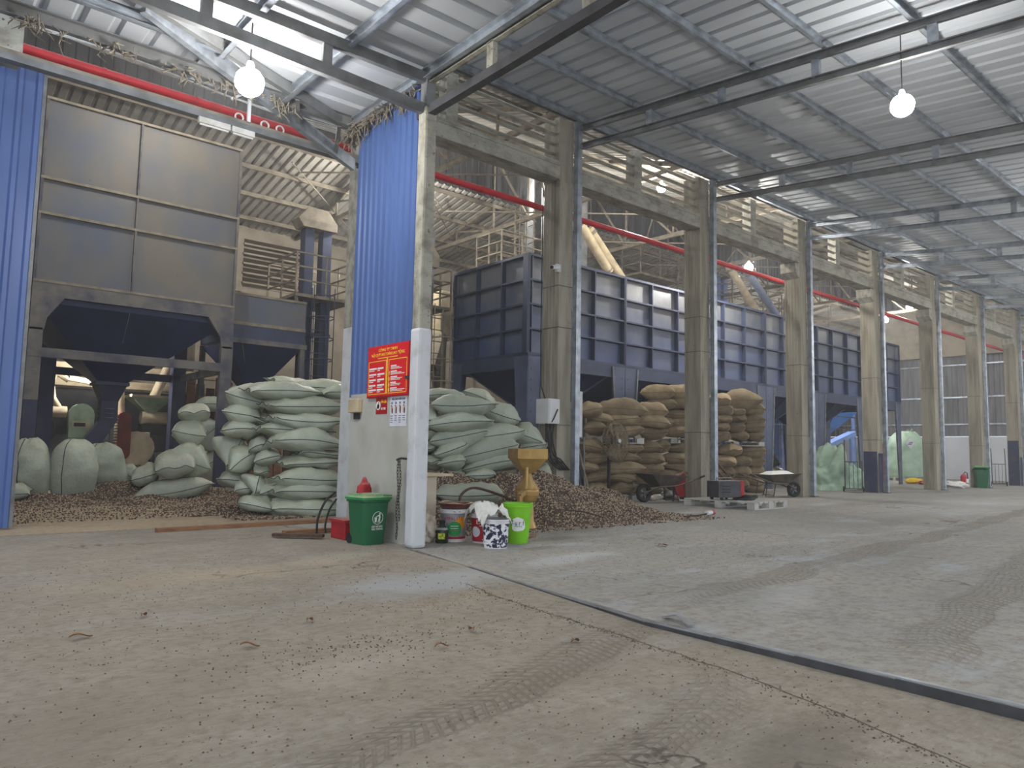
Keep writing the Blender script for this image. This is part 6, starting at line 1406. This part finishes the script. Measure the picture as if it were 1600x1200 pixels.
# ------------------------------------------------------------------ green woven bulk bags, trolleys, far bin
def bulk(name, label, x, y, z, w_, h, seed, m_, rz=0, full=True):
    mb = MB(); o3 = Vector((seed, seed*2.3, .5)); nu, nv = 22, 40
    for i in range(nu+1):
        u = i/nu
        for j in range(nv):
            a = 2*PI*j/nv; c_, s_ = math.cos(a), math.sin(a); k = (abs(c_)**5+abs(s_)**5)**(-1/5)
            bul = 1+.1*math.sin(PI*min(1, u*1.6)) if u < .62 else 1.05-.55*((u-.62)/.38)**2.2
            d = Vector((c_, s_, u*2)); f_ = noise.noise(d*2.2+o3)*.07+abs(noise.noise(Vector((c_*3, s_*3, u*9))+o3))*.09*(1 if u > .45 else .4)
            r_ = w_/2*k*bul*(1+f_)
            mb.v.append((r_*c_, r_*s_, u*h+.05*noise.noise(d*3+o3)*(u > .1)))
    for i in range(nu):
        for j in range(nv): q_ = (j+1) % nv; mb.f.append((i*nv+j, i*nv+q_, (i+1)*nv+q_, (i+1)*nv+j))
    mb.f.append(tuple(range(nv))); mb.f.append(tuple(nu*nv+j for j in range(nv)))
    t = thing(name, label, 'bag', (x, y, z), rz, 'bulk bags'); mb.build('bag_body', m_, t, smooth=True, ang=180, world=False)
    mb = MB()
    for k in range(3): mb.tube([(w_*.3*math.cos(k*2+.4), w_*.3*math.sin(k*2+.4), h-.05), (w_*.36*math.cos(k*2+.7), w_*.36*math.sin(k*2+.7), h+.12), (w_*.3*math.cos(k*2+1), w_*.3*math.sin(k*2+1), h-.05)], .02, 5)
    mb.build('lifting_loop', m_, t, world=False); return t
j1 = bulk('bulk_bag', 'full mint green bulk bag with a diamond label on a pallet before the end wall', 37.9, 15.0, .16, 1.25, 2.2, 31, m_jumbo, R(-30))
MB().box((-.3, -.665, 1.62), (.34, .012, .34), m=Matrix.Rotation(R(45), 3, 'Y')).build('label', m_paper, j1, world=False); mb = MB()
for k in range(3): mb.box((-.3+.04*(k-1), -.675, 1.62+.05*(k-1)), (.2, .006, .025))
mb.build('label_marks', m_ink, j1, world=False)
make_pallet('pallet', 'white pallet under the full mint bulk bag', (37.9, 15.0, 0), R(-30), 1.4, 1.3, .15)
for i, (x, y, w_, h, lb) in enumerate(((31.3, 18.4, 1.3, 2.9, 'tall mint bulk bag glimpsed right of the jute stack under the silo'), (33.2, 18.6, 1.2, 2.3, 'mint bulk bag glimpsed just left of the fourth column under the silo'), (38.9, 16.9, 1.5, 2.3, 'pale mint bulk bag behind the green netting heap'))):
    bulk('bulk_bag', lb, x, y, 0, w_, h, 40+i, m_jumbo, R(-30+20*i))
def netting(name, label, cx, cy, parts, seed):
    t = thing(name, label, 'bag', (cx, cy, 0), group='slack green woven bags')
    mb = MB(); nu, nv = 40, 64
    for i in range(nu+1):
        th = PI/2*i/nu
        for j in range(nv):
            ph = 2*PI*j/nv; d = Vector((math.sin(th)*math.cos(ph), math.sin(th)*math.sin(ph), math.cos(th)))
            n1 = noise.noise(d*1.6+Vector((seed, 0, 0))); n2 = abs(noise.noise(d*3.4+Vector((0, seed, 0)))); n3 = abs(noise.noise(d*8+Vector((0, 0, seed))))
            k = .86+.4*n1+.22*n2+.05*n3
            mb.v.append((parts[0]*d.x*k, parts[1]*d.y*k, max(0, parts[2]*d.z**.8*k*(1.0+.25*n1))))
    for i in range(nu):
        for j in range(nv): q_ = (j+1) % nv; mb.f.append((i*nv+j, (i+1)*nv+j, (i+1)*nv+q_, i*nv+q_))
    mb.build('folded_cloth', m_net, t, smooth=True, ang=180, world=False)
    MB().tube([(parts[0]*.1, -.1, parts[2]*.8), (parts[0]*.3, -.3, parts[2]*.75), (parts[0]*.45, -.35, parts[2]*.4)], .02, 5).build('strap', m_net, t, world=False)
    return t
netting('woven_bag', 'big slack heap of green woven bag left behind the hand trolley', 23.6, 11.75, (1.0, .85, 1.25), 3)
netting('woven_bag', 'smaller slack green woven bag right of the hand trolley', 25.3, 11.85, (.75, .6, .75), 8)
def trolley(name, label, loc, rz, h=1.55, curved=False):
    t = thing(name, label, 'trolley', loc, rz); w_ = .48
    for k in (-1, 1):
        pts = [(k*w_/2, 0, .08), (k*w_/2, 0, h*.6), (k*w_/2*(1.0 if not curved else 1.0), .05 if not curved else .1, h*.82), (k*w_/2, .02 if not curved else .24, h)]
        if not curved and k == 1: pts = pts[:2]
        MB().tube(pts, .018, 8).build('upright', m_dsteel, t, world=False)
    mb = MB()
    for z in (.1, h*.58): mb.tube([(-w_/2, 0, z), (w_/2, 0, z)], .015, 8)
    for k in range(1, 4): mb.tube([(-w_/2+w_*k/4, 0, .1), (-w_/2+w_*k/4, 0, h*.58)], .01, 6)
    mb.build('back_rails', m_dsteel, t, world=False)
    MB().box((0, -.16, .06), (w_, .34, .02)).build('toe_plate', m_dsteel, t, world=False)
    for k in (-1, 1): MB().lathe([(.02, -.02), (.085, -.02), (.085, .02), (.02, .02)], (k*(w_/2+.04), .06, .085), 16, m=Matrix.Rotation(PI/2, 3, 'Y')).build('wheel', m_black, t, world=False)
    return t
trolley('hand_trolley', 'dark railed hand trolley before the slack green bags', (22.95, 10.65, 0), R(-62), 1.6)
trolley('sack_truck', 'dark sack truck with curved handles before the white far wall', (35.6, 10.45, 0), R(-70), 1.55, True)
make_bin('wheeled_bin', 'small far green bin with a crooked open lid by the seventh column', (32.05, 10.0, 0), R(-60), 1.35, 14, False)
t = thing('fire_extinguisher', 'red fire extinguisher left of the far green bin', 'extinguisher', (31.3, 10.35, 0))
MB().lathe([(.11, 0), (.115, .02), (.115, .42), (.07, .5), (.03, .53)], (31.3, 10.35, 0), 18).build('cylinder', m_redm, t, smooth=True); MB().tube([(31.3, 10.35, .52), (31.3, 10.3, .6), (31.36, 10.25, .55), (31.42, 10.25, .25)], .02, 6).build('hose', m_black, t); MB().bx(31.19, 31.41, 10.22, 10.236, .2, .34).build('label', m_wht, t)
tag(lump('tarp', (30.6, 10.45, .1), (.85, .4, .16), 14, m_cloth, None, .35, 2.2), 'crumpled white sheet on the floor left of the far extinguisher', 'cloth')
tag(lump('rag', (33.8, 13.1, .09), (.5, .3, .14), 15, m_yellowp, None, .3, 2.2), 'yellow rag on the floor behind the fifth column', 'rag')
tag(lump('rag', (33.4, 12.5, .07), (.5, .2, .1), 16, m_redm, None, .3, 2.2), 'red rag on the floor left of the sixth column foot', 'rag')
tag(MB().bx(33.75, 33.95, 14.4, 14.6, 0, 1.75).build('red_post', m_redm, bevel=.02), 'red upright box glimpsed right of the patched column', 'post')
t = thing('debris_heap', 'pile of scrap paper and plastic at the foot of the jute stack pallet', 'scrap', (14.0, 10.9, 0))
for k in range(5): lump('scrap', (13.4+.3*k, 10.8+.1*(k % 2), .05), (.16, .1, .06+.02*(k % 3)), 60+k, [m_plbag, m_cloth, m_dark, m_wood, m_dark][k], t, .4, 2.5, 10, 14)
t = thing('tangled_scrap', 'tangle of white and dark scrap behind the tipped wheelbarrow', 'scrap', (28.5, 17, 0))
for k in range(6): lump('scrap', (27.6+.5*(k % 3), 16.6+.4*(k % 2), .3+.55*(k//3)), (.45, .4, .3), 70+k, [m_cloth, m_dark, m_plbag, m_cloth, m_dark, m_net][k], t, .5, 2.5, 12, 18)
for o in list(bpy.data.objects):
    if o.type == 'EMPTY' and not o.children: bpy.data.objects.remove(o)
